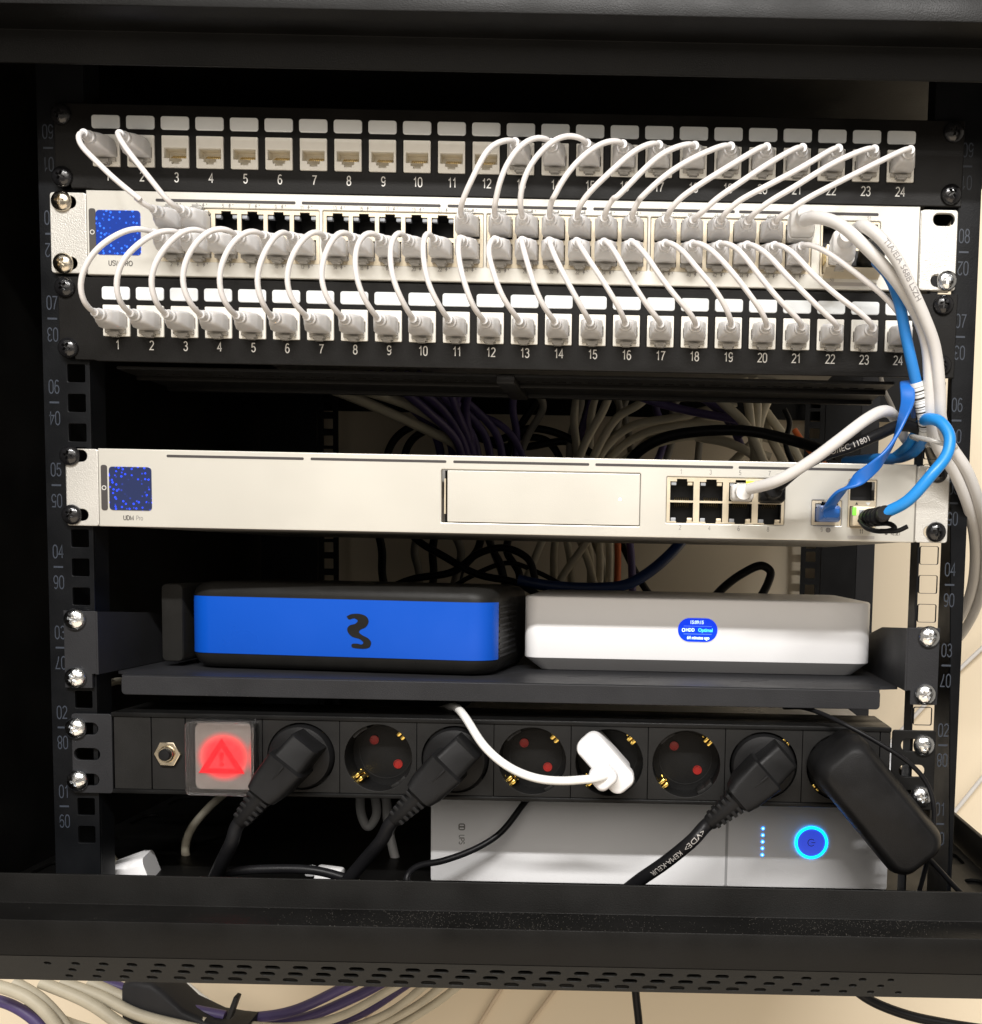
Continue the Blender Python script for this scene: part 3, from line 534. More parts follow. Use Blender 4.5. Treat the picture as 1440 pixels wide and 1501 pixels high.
 ('bc2','cable_beige',4.0,[(-250.8,368,-289.2),(-181.1,368,-276.0),(-130.5,368,-250.8),(-95.9,368,-220.8)]),
 ('bc3','cable_beige',4.0,[(-215.6,377,-296.1),(-164.4,377,-281.8),(-113.4,377,-251.1),(-81.7,377,-224.2)]),
 ('bw0','cable_whiteb',3.0,[(-384.2,455,-269.1),(-363.8,455,-286.4),(-336.4,455,-303.6),(-281.4,455,-331.1)]),
 ('bw1','cable_whiteb',3.0,[(-400.3,460,-271.5),(-376.4,460,-291.0),(-348.9,460,-309.7),(-297.1,460,-341.0)]),
 ('bl0','cable_cream',2.0,[(-103.8,468,-340.7),(-83.0,468,-304.2),(-65.8,468,-275.0),(-41.8,468,-238.7)]),
 ('bl1','cable_cream',2.0,[(-54.8,468,-339.7),(-30.6,468,-303.1),(-10.1,468,-273.8),(13.8,468,-237.5)]),
 ('bl2','cable_cream',1.6,[(-221.6,440,-322.7),(-194.3,440,-294.0),(-170.5,440,-262.0),(-153.5,440,-237.2)]),
 ('bk0','cable_black',3.4,[(72.5,300,-195.8),(74.0,300,-210.9),(76.7,300,-232.6),(79.2,300,-268.4)]),
 ('bk1','cable_black',4.0,[(243.5,250,-171.7),(263.3,250,-186.1),(294.2,250,-198.0),(327.6,250,-204.7),(361.0,250,-209.2)]),
 ('wl0','cable_white',2.2,[(317.7,465,-16.4),(350.3,465,22.1),(382.7,465,58.3),(408.7,465,84.7),(447.5,465,122.8)]),
 ('wl1','cable_white',2.2,[(343.1,465,-141.1),(365.9,465,-110.5),(388.7,465,-80.7),(414.5,465,-46.2),(453.2,465,3.6)]),
 ('rg0','cable_purple',3.4,[(-33.7,345,324.7),(-44.5,355,299.9),(-41.8,365,271.7),(-47.1,372,224.2)]),
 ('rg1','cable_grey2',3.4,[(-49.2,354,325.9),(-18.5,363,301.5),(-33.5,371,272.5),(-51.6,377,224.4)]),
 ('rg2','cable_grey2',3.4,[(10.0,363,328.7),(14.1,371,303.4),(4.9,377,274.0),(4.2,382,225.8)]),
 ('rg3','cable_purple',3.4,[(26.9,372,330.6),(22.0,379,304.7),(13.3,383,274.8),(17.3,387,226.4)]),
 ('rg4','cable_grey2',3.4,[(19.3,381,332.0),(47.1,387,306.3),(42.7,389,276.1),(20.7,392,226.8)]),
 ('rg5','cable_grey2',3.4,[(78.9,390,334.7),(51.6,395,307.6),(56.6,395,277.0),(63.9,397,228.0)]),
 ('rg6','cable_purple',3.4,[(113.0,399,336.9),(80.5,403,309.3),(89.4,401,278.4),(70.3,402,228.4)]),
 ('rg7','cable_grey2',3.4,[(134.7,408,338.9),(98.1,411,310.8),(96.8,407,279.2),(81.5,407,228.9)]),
 ('rg8','cable_grey2',3.4,[(128.5,417,340.4),(131.4,419,312.6),(122.4,413,280.4),(119.5,412,230.0)]),
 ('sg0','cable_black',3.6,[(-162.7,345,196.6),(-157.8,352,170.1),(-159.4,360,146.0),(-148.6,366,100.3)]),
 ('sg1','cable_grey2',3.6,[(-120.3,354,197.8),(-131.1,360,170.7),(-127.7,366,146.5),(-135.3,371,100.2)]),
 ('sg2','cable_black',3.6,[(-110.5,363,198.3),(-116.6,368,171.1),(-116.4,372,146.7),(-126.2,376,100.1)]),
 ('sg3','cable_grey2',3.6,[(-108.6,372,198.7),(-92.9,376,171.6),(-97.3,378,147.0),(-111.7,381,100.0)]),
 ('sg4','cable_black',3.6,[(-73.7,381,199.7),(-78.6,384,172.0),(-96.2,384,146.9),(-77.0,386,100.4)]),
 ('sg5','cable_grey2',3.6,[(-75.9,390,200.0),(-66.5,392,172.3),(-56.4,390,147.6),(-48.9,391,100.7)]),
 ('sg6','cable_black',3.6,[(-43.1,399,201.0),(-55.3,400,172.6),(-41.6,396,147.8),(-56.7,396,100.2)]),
 ('rh0','cable_purple',3.5,[(-139.4,240,302.9),(-118.9,275,286.8),(-100.5,305,263.7),(-99.7,330,220.5)]),
 ('rh1','cable_purple',3.5,[(-132.1,248,304.4),(-110.7,282,288.0),(-91.5,311,264.5),(-90.1,335,221.0)]),
 ('rh2','cable_purple',3.5,[(-124.6,256,305.9),(-102.3,289,289.2),(-82.4,317,265.4),(-80.5,340,221.5)]),
 ('rh3','cable_purple',3.5,[(-116.9,264,307.4),(-93.7,296,290.3),(-73.1,323,266.3),(-70.7,345,222.0)]),
 ('rh4','cable_purple',3.5,[(-109.0,272,309.0),(-85.0,303,291.5),(-63.7,329,267.1),(-60.8,350,222.5)]),
 ('rh5','cable_purple',3.5,[(-101.0,280,310.5),(-76.2,310,292.7),(-54.2,335,268.0),(-50.8,355,223.0)]),
]
RIBBON = [(172.9,-20,194.2),(173.0,-30,196.9),(176.1,-37,202.2),(184.0,-42,208.5),(193.6,-44,217.0),(201.2,-42,227.6),(206.2,-39,240.2),(209.0,-36,248.9),(209.3,-32,257.0),(211.5,-22,260.8),(217.5,-6,259.9),(228.1,20,249.2)]
STRAP = [(-383.2, 350, -251.5, 64.0), (-373.9, 350, -249.7, 67.2), (-358.5, 350, -248.4, 58.9), (-349.3, 350, -250.2, 49.9), (-331.0, 350, -259.4, 33.3), (-306.3, 350, -265.6, 22.5), (-287.8, 350, -266.1, 18.0), (-275.4, 350, -265.8, 15.4)]
STRAP_TIP = (-286.0, 335, -239.7)
# ================================================================ the setting: the painted wall behind the cabinet
wall = part('wall', box(2600, 12, 2200), 'wall_paint', None, (0, 481, 150)); wall['kind'] = 'structure'

# ================================================================ the rack cabinet
rack = thing('rack_cabinet', 'black steel wall cabinet frame with rails around all the equipment', 'rack', (0, 0, -60))
def u_hole(u, k): return (u-1)*44.45+(6.35, 22.225, 38.1)[k]
def frame_profile(s, c):
    f = lambda z: c+s*z
    return [(-48.4, f(-0.7)), (-50, f(-0.7)), (-50, f(-16.4)), (-74, f(-16.4)), (-74, f(-34.7)), (-72.4, f(-34.7)), (-72.4, f(-18.0)), (-48.4, f(-18.0))]
part('bottom_frame', prism_x(frame_profile(1, 0), -300, 300, 0.7), 'dusty_steel', rack)
tp = frame_profile(-1, 398.6); tp[4] = (-71.5, tp[4][1]); tp[5] = (-70.0, tp[5][1])
part('top_frame', prism_x(tp, -300, 300, 0.7), 'black_steel', rack)
part('top_face', box(600, 1.6, 40, 0.4), 'black_steel', rack, (0, -70.0, 453.5))
# perforated lower face, leaning back under the frame
slope = math.atan2(18.8, 16.0); plen = math.hypot(18.8, 16.0)
def perforated(W, H, rows, th):
    """sheet hanging from z = 0 with punched slots; each slot is meshed in its own cell"""
    bm = bmesh.new()
    def quad(x0, x1, z0, z1): bm.faces.new([bm.verts.new(p) for p in ((x0, 0, z0), (x1, 0, z0), (x1, 0, z1), (x0, 0, z1))])
    for z0, z1, zc, slots_ in rows:
        c = 7.0; xa = -W/2
        for x, w_, h_ in slots_:
            if x-c > xa+0.01: quad(xa, x-c, z0, z1)
            corners = [math.atan2(z-zc, dx) for dx in (-c, c) for z in (z0, z1)]
            ang = sorted(set([round(2*math.pi*i/20-math.pi, 4) for i in range(20)]+[round(q, 4) for q in corners])); inn = []; out = []; back = []
            for q in ang:
                ca, sa = math.cos(q), math.sin(q); r = 0.05
                while True:
                    px = max(abs(r*ca)-(w_-h_)/2, 0)
                    if math.hypot(px, r*sa) >= h_/2 or r > 20: break
                    r += 0.04
                ro = min(c/abs(ca) if abs(ca) > 1e-6 else 1e9, ((z1-zc)/sa if sa > 0 else (z0-zc)/sa) if abs(sa) > 1e-6 else 1e9)
                inn.append(bm.verts.new((x+r*ca, 0, zc+r*sa))); out.append(bm.verts.new((x+ro*ca, 0, zc+ro*sa))); back.append(bm.verts.new((x+r*ca, th, zc+r*sa)))
            n = len(ang)
            for i in range(n):
                j = (i+1) % n
                bm.faces.new((inn[i], out[i], out[j], inn[j])); bm.faces.new((inn[i], inn[j], back[j], back[i]))
            xa = x+c
        quad(xa, W/2, z0, z1)
    bmesh.ops.remove_doubles(bm, verts=bm.verts[:], dist=0.002)
    return finish(bm, 'perforated', 30)
prow = []
for (t0, t1, fr, off) in ((0.0, 0.41, 0.28, 0), (0.41, 0.67, 0.54, 10), (0.67, 1.0, 0.80, 6)):
    sl = []
    for i in range(31):
        x = -216+off+14*i
        if x > 212: continue
        k = max(0.0, 1-abs(x+8)/215); sl.append((x, 3.3+min(4.4, 9.0*k), 3.0+1.3*min(1, k*1.6)))
    prow.append((-t1*plen, -t0*plen, -fr*plen, sl))
pf = part('perforated_face', perforated(600, plen, prow, 1.2), 'lit_face_steel', rack, (0, -73.6, -34.9))
pf.rotation_euler = (math.pi/2-slope, 0, 0)
part('hole_blackout_back', box(596, 1.5, 34), 'black_steel', rack, (0, -46, -36))  # hidden plate added behind the punched holes so they look black
part('hole_blackout_bottom', box(596, 7, 1.2), 'black_steel', rack, (0, -50.4, -52.6))  # added to stop light coming up through the holes from below
part('slot_blackout', box(598, 490, 1.5), 'black_steel', rack, (0, 205, -33.4))  # unseen plate added under the floor slots to keep them dark
part('floor_plate', plate(rrect(0, 0, 596, 500, 0), [rrect(sx*286, zz, 12, 30, 5.9) for sx in (-1, 1) for zz in (-148, -88, -28, 32, 92)] , 1.5), 'black_steel', rack, (0, 205, -31), (-math.pi/2, 0, 0))
part('top_panel', box(600, 540, 2), 'black_steel', rack, (0, 195, 446))
part('side_panel', box(2, 540, 480), 'black_steel', rack, (-300, 195, 205))
part('side_beam', box(3, 520, 22, 0.6), 'black_steel', rack, (301.5, 200, -22.5))
part('side_beam', box(3, 520, 24, 0.6), 'black_steel', rack, (301.5, 200, 437))
for sx in (-1, 1): part('front_post', box(26, 26, 470, 1), 'black_steel', rack, (sx*287, -60, 200))
rail_holes = [rrect(0, u_hole(u, k), 9.6, 9.6, 0.7, 2) for u in range(1, 10) for k in range(3)]
for sx in (-1, 1):
    x0, x1 = (-17.9, 7.3) if sx < 0 else (-6.6, 19.8)
    hs = rail_holes+[rrect(0, -22.2+k*0-0.0, 9.6, 9.6, 0.7, 2) for k in (0,)]
    o = part('front_rail', plate([(x0, -31), (x1, -31), (x1, 444), (x0, 444)], hs, 2.0, 0.25), 'rail_black', rack, (sx*232.55, 1.0, 0))
    part('rail_flange', box(2, 42, 475), 'rail_black', o, (sx*232.55+(x0+1 if sx < 0 else x1-1), 22.5, 206.5))
    part('rail_flange', box(1.6, 14, 475), 'rail_black', o, (sx*232.55+(x1-0.8 if sx < 0 else x0+0.8), 9.2, 206.5))
    for u in range(1, 10):
        zc = u_hole(u, 1); xt = -244.6 if sx < 0 else 244.2
        part('unit_number', stroke_text('%02d' % u, 7.0, 0.72, 0.10), 'print_rail', o, (xt, -0.12, zc+8.4))
        part('unit_number', stroke_text('%02d' % (10-u), 7.0, 0.72, 0.10), 'print_rail', o, (xt, -0.12, zc-8.4), (0, math.pi, 0))
        part('unit_mark', box(5.2, 0.1, 1.0), 'print_rail', o, (xt, -0.12, zc))
for sx in (-1, 1):
    o = part('rear_rail', plate([(-9.5, -31), (9.5, -31), (9.5, 444), (-9.5, 444)], rail_holes, 2.0), 'rail_black', rack, (sx*232.55, 443, 0))
part('rear_post', box(34, 22, 475), 'rail_black', rack, (259.5, 452, 206.5))
part('rear_post', box(17, 12, 475), 'shelf_grey', rack, (285, 446, 206.5))
part('rear_post', box(54, 22, 475), 'rail_black', rack, (-270, 452, 206.5))
part('rear_cover', box(660, 2, 140), 'black_steel', rack, (20, 464, 374))
part('rear_cover', box(594, 2, 110), 'black_steel', rack, (0, 466, 25))

# ================================================================ patch panels
JACK_MOUTH = [(-5.9, 2.0), (-5.9, -3.4), (-3.3, -3.4), (-3.3, -5.0), (-2.0, -5.0), (-2.0, -6.2), (2.0, -6.2), (2.0, -5.0), (3.3, -5.0), (3.3, -3.4), (5.9, -3.4), (5.9, 2.0)]
JACK = plate(rrect(0, 0, 14.3, 16.4, 0.5), [JACK_MOUTH], 2.4, 0.25)
WELL = merge([(box(12.4, 0.6, 9.0), T(0, 5.2, -2)), (box(12.4, 9, 0.5), T(0, 4.6, 2.4)), (box(12.4, 9, 0.5), T(0, 4.6, -6.5)), (box(0.5, 9, 9), T(-6.2, 4.6, -2)), (box(0.5, 9, 9), T(6.2, 4.6, -2))])
PINS = merge([(box(0.45, 6.5, 0.4), Matrix.Translation(Vector((-3.57+1.02*i, 4.2, -0.2))*MM) @ Matrix.Rotation(0.55, 4, 'X')) for i in range(8)])
def patch_panel(label, zb, x0, pitch, zj, zl, zn, plugged):
    t = thing('patch_bay', label, 'patch panel', (0, 0, zb), 'patch panels')
    X = [x0+pitch*k for k in range(24)]
    outer = [(-239.5, zb+6), (-233, zb+6), (-231, zb), (-221, zb), (-219, zb-0.5), (219, zb-0.5), (226, zb-0.5), (241, zb-0.5), (241.3, zb+43.5), (-239.5, zb+43.5)]
    part('faceplate', plate(outer, [rrect(x, zj, 14.7, 16.8, 0.6, 2) for x in X], 2.0, 0.4), 'panel_black', t, (0, -2.2, 0))
    part('folded_edge', box(436, 16, 1.6, 0.3), 'panel_black', t, (-2, 6.9, zb+43.0))
    for k, x in enumerate(X):
        j = part('jack', JACK, 'jack_cream', t, (x, -2.6, zj))
        part('jack_well', WELL, 'jack_inner', j, (x, -1.4, zj)); part('contacts', PINS, 'contact_gold', j, (x, -1.4, zj))
        part('label_window', plate(rrect(0, 0, 15.0, 6.9, 1.4), (), 1.2, 0.45), 'label_white', t, (x, -3.3, zl))
        part('port_number', stroke_text(str(k+1), 4.7, 0.92, 0.125), 'print_light', t, (x+0.4, -3.32, zn))
    return t
ppa = patch_panel('black 24 port patch panel at the top with ports 3 to 12 empty', 356.4, -212.0, 18.26, 376.0, 390.6, 362.9, 0)
ppb = patch_panel('black 24 port patch panel below the switch with every port plugged', 267.0, -208.4, 18.20, 287.9, 302.2, 275.2, 1)
for x, z in ((-235.5, 362), (-235.5, 393.7), (235.3, 362), (235.3, 393.7)): screw(ppa, x, z, 'screw_black')
for x, z in ((-235.5, 304.8), (-234.5, 273.05), (233.6, 304.8), (233.8, 273.05)): screw(ppb, x, z, 'screw_black')
# cable rest behind the lower panel
slots = [rrect(-204+8.6*i, -14, 5.0, 3.0, 0.4, 1) for i in range(48)]
cr = part('cable_rest', plate(rrect(-1, -30, 424, 62, 0), slots, 1.6), 'panel_black', ppb, (0, 6, 264.6), (math.pi/2, 0, 0))
part('cable_rest_bar', box(424, 4, 5, 0.6), 'panel_black', ppb, (-1, 66, 264))
part('cable_rest_bar', box(424, 3, 3, 0.6), 'panel_black', ppb, (-1, 28, 263))
part('cable_rest_bracket', box(10, 60, 5, 0.6), 'panel_black', ppb, (-1, 34, 262.5))

# ================================================================ network switch
PORT_UP = [(-5.9, -5.2), (5.9, -5.2), (5.9, 5.2), (2.6, 5.2), (2.6, 6.6), (-2.6, 6.6), (-2.6, 5.2), (-5.9, 5.2)]
PORT_WELL = merge([(box(13, 0.6, 13), T(0, 12, 0)), (box(13, 12.2, 0.5), T(0, 6, 6.7)), (box(13, 12.2, 0.5), T(0, 6, -5.6)), (box(0.5, 12.2, 12.6), T(-6.3, 6, 0.5)), (box(0.5, 12.2, 12.6), T(6.3, 6, 0.5))])
PORT_PINS = merge([(box(0.4, 5.5, 0.35), Matrix.Translation(Vector((-3.57+1.02*i, 3.2, -3.9))*MM) @ Matrix.Rotation(0.35, 4, 'X')) for i in range(8)])
LED = box(2.7, 3.0, 2.0, 0.2)
SW_G = [-176.8, -89.7, -2.6, 84.5]; ZT, ZB = 339.4, 326.7
def sw_x(c): return SW_G[c//6]+13.94*(c % 6)
def moved(poly, x, z, f=1): return [(x+a, z+f*b) for a, b in poly]
def network_port(parent, x, y, z, up, leds=('led_grey', 'led_grey'), pins=False):
    r = (0, 0, 0) if up else (0, math.pi, 0); s = 1 if up else -1
    p = part('network_port', PORT_WELL, 'port_dark', parent, (x, y, z), r)
    for dx, m in zip((-4.4, 4.4), leds):
        c = part('port_light', LED, m, p, (x, y, z)); c.location = Vector((dx, 1.2, 4.1))*MM
    if pins:
        q = part('contacts', PORT_PINS, 'contact_gold', p, (x, y, z)); q.location = (0, 0, 0)
    return p
POE = plate([(-0.1, 1.1), (0.55, 1.1), (0.2, 0.25), (0.75, 0.25), (-0.35, -1.2), (-0.05, -0.2), (-0.6, -0.2)], (), 0.1)
usw = thing('network_switch', 'silver 48 port network switch with blue display between the patch panels', 'switch', (0, 0, 311.4))
XL, XR = -222.8, 219.2
fh = [rrect(SW_G[g]+34.85, 333.1, 85.2, 27.9, 0.6, 2) for g in range(4)]+[rrect(182.6, 332.6, 31.4, 28.8, 0.8, 2)]
part('faceplate', plate([(XL, 311.5), (XR, 311.5), (XR, 355.2), (XL, 355.2)], fh, 3.0, 0.5), 'silver_paint', usw, (0, -3.0, 0))
part('chassis', box(440, 300, 42.5), 'body_grey', usw, (-1.8, 165, 333.3))
for sx, xa, xb in ((-1, -242.8, -223.6), (1, 220.2, 239.6)):
    xm = (xa+xb)/2; xs = -234.6 if sx < 0 else 232.2
    e = part('mounting_ear', plate(rrect(xm, 333.3, xb-xa, 41.8, 1.6), [rrect(xs, z, 11.5, 6.6, 3.2) for z in (317.5, 349.2)], 2.4, 0.4), 'ear_silver', usw, (0, -1.9, 0))
    part('ear_fold', box(2.6, 22, 41.4, 0.6), 'ear_silver', e, (xb-0.9 if sx < 0 else xa+0.9, 8.5, 333.3))
screw(usw, -236.2, 349.4, 'nickel'); screw(usw, -236.0, 317.3, 'nickel'); screw(usw, 234.8, 317.5, 'zinc')
for g in range(4):
    x0 = SW_G[g]
    hs = [moved(PORT_UP, x0+13.94*i, ZT) for i in range(6)]+[moved(PORT_UP, x0+13.94*i, ZB, -1)[::-1] for i in range(6)]
    part('port_block', plate(rrect(x0+34.85, 333.1, 84.9, 27.6, 0.4, 1), hs, 1.0), 'cage_metal', usw, (0, -3.2, 0))
for c in range(24):
    network_port(usw, sw_x(c), -2.6, ZT, True); network_port(usw, sw_x(c), -2.6, ZB, False)
for c in range(24):
    for row, (n, z) in enumerate(((2*c+1, 348.3), (2*c+2, 317.6))):
        part('port_number', stroke_text(str(n), 1.9, 0.95, 0.14), 'print_grey', usw, (sw_x(c)-1.2, -4.55, z))
        part('power_mark', POE, 'print_grey', usw, (sw_x(c)+2.2, -4.55, z))
        part('power_dot', box(0.5, 0.08, 0.5), 'print_grey', usw, (sw_x(c)+4.0, -4.55, z+0.7))
for a, b in ((-185.8, -111.7), (-108.4, -34.8), (-31.2, 42.6), (46.0, 121.0), (123.2, 197.1)):
    part('vent_slot', plate(rrect((a+b)/2, 350.6, b-a, 1.5, 0.6), (), 0.12), 'slot_dark', usw, (0, -4.55, 0))
part('screen', plate(rrect(0, 0, 23.6, 23.0, 1.8), (), 0.6, 0.15), 'screen_switch', usw, (-205.8, -4.7, 333.4))
bar = part('side_button', plate(rrect(-219.6, 333.6, 3.6, 24.2, 1.3), (), 0.4, 0.1), 'print_dark', usw, (0, -4.6, 0))
part('button_mark', plate(circ(0, 0, 1.25), [circ(0, 0, 0.85)], 0.1), 'print_light', bar, (-219.6, -4.86, 333.4))
part('model_name', stroke_text('USW PRO', 2.6, 1.05, 0.16), 'print_dark', usw, (-205.0, -4.55, 317.6))
# optical module cages on the right
cg = part('module_cage', plate(rrect(182.6, 332.6, 31.1, 28.5, 0.5, 2), [rrect(182.6+sx*7.6, 332.6+sz*6.9, 14.0, 12.4, 0.3, 1) for sx in (-1, 1) for sz in (-1, 1)], 1.0), 'cage_metal', usw, (0, -3.4, 0))
part('cage_inside', box(30, 0.6, 27), 'port_dark', cg, (182.6, 6, 332.6))
part('slot_number', stroke_text('51', 1.8), 'print_grey', usw, (192.3, -4.55, 348.6))
part('slot_number', stroke_text('50', 1.8), 'print_grey', usw, (173.5, -4.55, 316.4))
part('ground_bar', plate(rrect(182.4, 314.3, 30, 1.9, 0.3), (), 0.12), 'print_faint', usw, (0, -4.55, 0))
# transceiver plugged into the lower left cage
sf = thing('transceiver', 'metal copper transceiver plugged in at the right end of the switch', 'transceiver', (175.0, -3, 319.5))
part('housing', box(13.4, 22, 12.0, 0.5), 'cage_metal', sf, (175.2, -4.0, 325.8))
part('jack_mouth', box(11, 0.6, 9), 'port_dark', sf, (175.2, -15.2, 325.8))
part('spring_finger', box(0.5, 9, 7), 'contact_gold', sf, (168.2, -10.5, 326.5)); part('spring_finger', box(0.5, 9, 7), 'contact_gold', sf, (182.2, -10.5, 326.5))
part('pull_tab', prism_x([(-16, 320), (-15, 320.4), (-3.4, 318), (-3.4, 316.8)], 168.5, 198, 0), 'cage_metal', sf)

# ================================================================ gateway
udm = thing('network_gateway', 'silver rack gateway with square blue display and drive bay door', 'gateway', (0, 0, 178))
XL, XR = -219.4, 222.6
P9 = rrect(174.8, 193.2, 16.2, 13.6, 0.5, 2); SFPH = rrect(193.9, 198.5, 15.2, 25.8, 0.5, 2); PB = rrect(119.9, 198.6, 64.0, 25.0, 0.6, 2)
BAY = rrect(19.9, 198.2, 107.6, 28.6, 0.6, 2)
part('faceplate', plate([(XL, 178.2), (XR, 178.2), (XR, 220.0), (XL, 220.0)], [BAY, PB, P9, SFPH], 3.0, 0.5), 'silver_paint', udm, (0, -3.0, 0))
part('chassis', box(440, 270, 40.6), 'body_grey', udm, (1.6, 149, 199.0))
for sx, xa, xb in ((-1, -237.8, -220.2), (1, 223.4, 241.0)):
    xm = (xa+xb)/2; xs = -231.5 if sx < 0 else 233.5
    e = part('mounting_ear', plate(rrect(xm, 199.0, xb-xa, 41.4, 1.6), [rrect(xs, z, 11.0, 6.4, 3.1) for z in (184.15, 215.9)], 2.4, 0.4), 'ear_silver', udm, (0, -1.9, 0))
    part('ear_fold', box(2.4, 22, 41.0, 0.6), 'ear_silver', e, (xb-0.9 if sx < 0 else xa+0.9, 8.5, 199.0))
for x, z in ((-235.0, 215.9), (-234.6, 184.15), (234.2, 215.9), (234.6, 184.15)): screw(udm, x, z, 'screw_black')
dr = part('drive_door', plate(rrect(21.4, 198.2, 104.2, 27.6, 0.5, 2), (), 2.6, 0.3), 'silver_paint', udm, (0, -2.9, 0))
part('door_light', plate(circ(62.8, 198.3, 0.8, 12), (), 0.1), 'led_white', dr, (0, -4.25, 0))
part('bay_inside', box(108, 1, 29), 'port_dark', udm, (20, 7.0, 198.2)); part('door_hinge', box(0.7, 4, 19), 'cage_metal', udm, (-32.3, -0.5, 198.2))
UX = [96.2, 112.1, 128.0, 143.9]; UT, UB = 203.9, 192.0
UP_ = [(a*1.07, b*0.98) for a, b in PORT_UP]
part('port_block', plate(rrect(119.9, 198.6, 63.6, 24.6, 0.5, 2), [moved(UP_, x, UT-0.4) for x in UX]+[moved(UP_, x, UB+0.6-0.4, -1)[::-1] for x in UX], 1.0), 'cage_metal', udm, (0, -3.3, 0))
for i, x in enumerate(UX):
    network_port(udm, x, -2.7, UT-0.4, True, (('led_grey', 'cage_metal'), ('led_grey', 'cage_metal'), ('led_grey', 'led_yellow'), ('led_grey', 'led_grey'))[i], pins=True)
    network_port(udm, x, -2.7, UB+0.2, False, ('cage_metal', 'led_grey'), pins=True)
    part('port_number', stroke_text(str(2*i+1), 2.4, 0.9, 0.12), 'print_grey', udm, (x-0.6, -4.55, 213.8))
    part('port_number', stroke_text(str(2*i+2), 2.4, 0.9, 0.12), 'print_grey', udm, (x-0.6, -4.55, 183.8))
part('port_light', box(4.2, 1.0, 2.5, 0.2), 'led_yellow', udm, (133.0, -4.0, 208.3))
pn = part('port_frame', plate(rrect(174.8, 193.2, 15.9, 13.3, 0.4, 2), [moved([(-6.2, -4.9), (6.2, -4.9), (6.2, 5.2), (2.8, 5.2), (2.8, 6.2), (-2.8, 6.2), (-2.8, 5.2), (-6.2, 5.2)], 174.8, 193.2)], 1.0), 'cage_metal', udm, (0, -3.3, 0))
network_port(udm, 174.8, -2.7, 193.2, True)
sc = part('module_cage', plate(rrect(193.9, 198.5, 14.9, 25.5, 0.4, 2), [rrect(193.9, 205.3, 13.2, 10.2, 0.3, 1), rrect(193.9, 191.6, 13.2, 11.2, 0.3, 1)], 1.0), 'cage_metal', udm, (0, -3.3, 0))
part('cage_inside', box(14, 0.6, 25), 'port_dark', sc, (193.9, 6, 198.5))
part('slot_number', stroke_text('10', 2.2, 0.9), 'print_grey', udm, (192.4, -4.55, 213.4))
part('slot_number', stroke_text('11', 2.2, 0.9, 0.16), 'print_dark', udm, (193.9, -4.55, 183.6))
part('port_number', stroke_text('9', 2.2, 0.9), 'print_grey', udm, (172.4, -4.55, 184.1))
gl = part('globe_mark', plate(circ(175.9, 184.0, 1.35), (), 0.08), 'print_grey', udm, (0, -4.55, 0))
part('globe_line', box(2.2, 0.08, 0.25), 'print_faint', gl, (175.9, -4.62, 184.0)); part('globe_line', box(0.25, 0.08, 2.2), 'print_faint', gl, (175.9, -4.62, 184.0))
part('ground_bar', plate(rrect(193.8, 180.4, 14.6, 1.6, 0.3), (), 0.12), 'print_faint', udm, (0, -4.55, 0))
part('reset_hole', plate(circ(207.4, 182.9, 0.9, 14), (), 0.1), 'print_dark', udm, (0, -4.55, 0))
part('reset_lettering', stroke_text('RESET', 1.9, 0.85, 0.15), 'print_dark', udm, (212.6, -4.55, 182.9))
for a, b in ((-182.2, -108.2), (-104.5, -31.2), (-27.5, 45.9), (49.2, 123.6), (126.5, 199.1)):
    part('vent_slot', plate(rrect((a+b)/2, 216.6, b-a, 1.4, 0.6), (), 0.12), 'slot_dark', udm, (0, -4.55, 0))
part('screen', plate(rrect(0, 0, 22.9, 23.3, 1.8), (), 0.6, 0.15), 'screen_gateway', udm, (-202.0, -4.7, 198.7))
bar = part('side_button', plate(rrect(-216.2, 199.0, 3.4, 24.4, 1.3), (), 0.4, 0.1), 'slot_dark', udm, (0, -4.6, 0))
part('button_mark', plate(circ(0, 0, 1.25), [circ(0, 0, 0.85)], 0.1), 'print_light', bar, (-216.2, -4.86, 198.9))
part('model_name', stroke_text('UDM', 2.4, 1.05, 0.17), 'print_dark', udm, (-203.4, -4.55, 183.0))
part('model_name', stroke_text('Pro', 2.4, 0.95, 0.12), 'print_grey', udm, (-197.4, -4.55, 183.0))

# ================================================================ shelf with two network boxes
sh = thing('rack_shelf', 'dark grey steel shelf bolted across the rack under two network boxes', 'shelf', (0, 0, 86))
slits = []
for cx, cy in ((41, -42), (72, -40), (142, -34), (-60, -48), (-150, -48)):
    slits.append([(cx-9, cy+4.5), (cx+8.5, cy-4.0), (cx+9, cy-3.0), (cx-8.2, cy+5.6)])
part('shelf_plate', plate([(-211, -2), (208, -2), (211, -16), (222, -20), (222, -280), (-222, -280), (-222, -20), (-214, -16)], [[(a, b) for a, b in s] for s in slits], 1.6), 'shelf_grey', sh, (0, -2, 96.0), (math.pi/2, 0, 0))
part('front_lip', plate(rrect(-1.3, 91.2, 419, 10.4, 2.2), (), 1.6, 0.4), 'shelf_grey', sh, (0, -0.6, 0))
for sx, xi, xo in ((-1, -223.5, -241.2), (1, 222.0, 239.4)):
    ear = [(xi, 97.5), (xi, 131.8), (xo, 131.8), (xo, 89.3), (xo+ -sx*15, 89.3), (xo+ -sx*15, 97.0)]
    e = part('mounting_ear', plate(ear if sx > 0 else ear[::-1], (), 2.0, 0.3), 'shelf_grey', sh, (0, -1.6, 0))
    pr = [(-2.4, 97), (-2.4, 131.6), (60, 128), (150, 112), (150, 97)]
    part('side_bracket', prism_x(pr, xi-0.9, xi+0.9, 0), 'shelf_grey', e)
for x, z in ((-234.6, 127.2), (-235.0, 95.0), (233.4, 127.0), (232.6, 95.25)): screw(sh, x, z, 'zinc', -2.9, True)

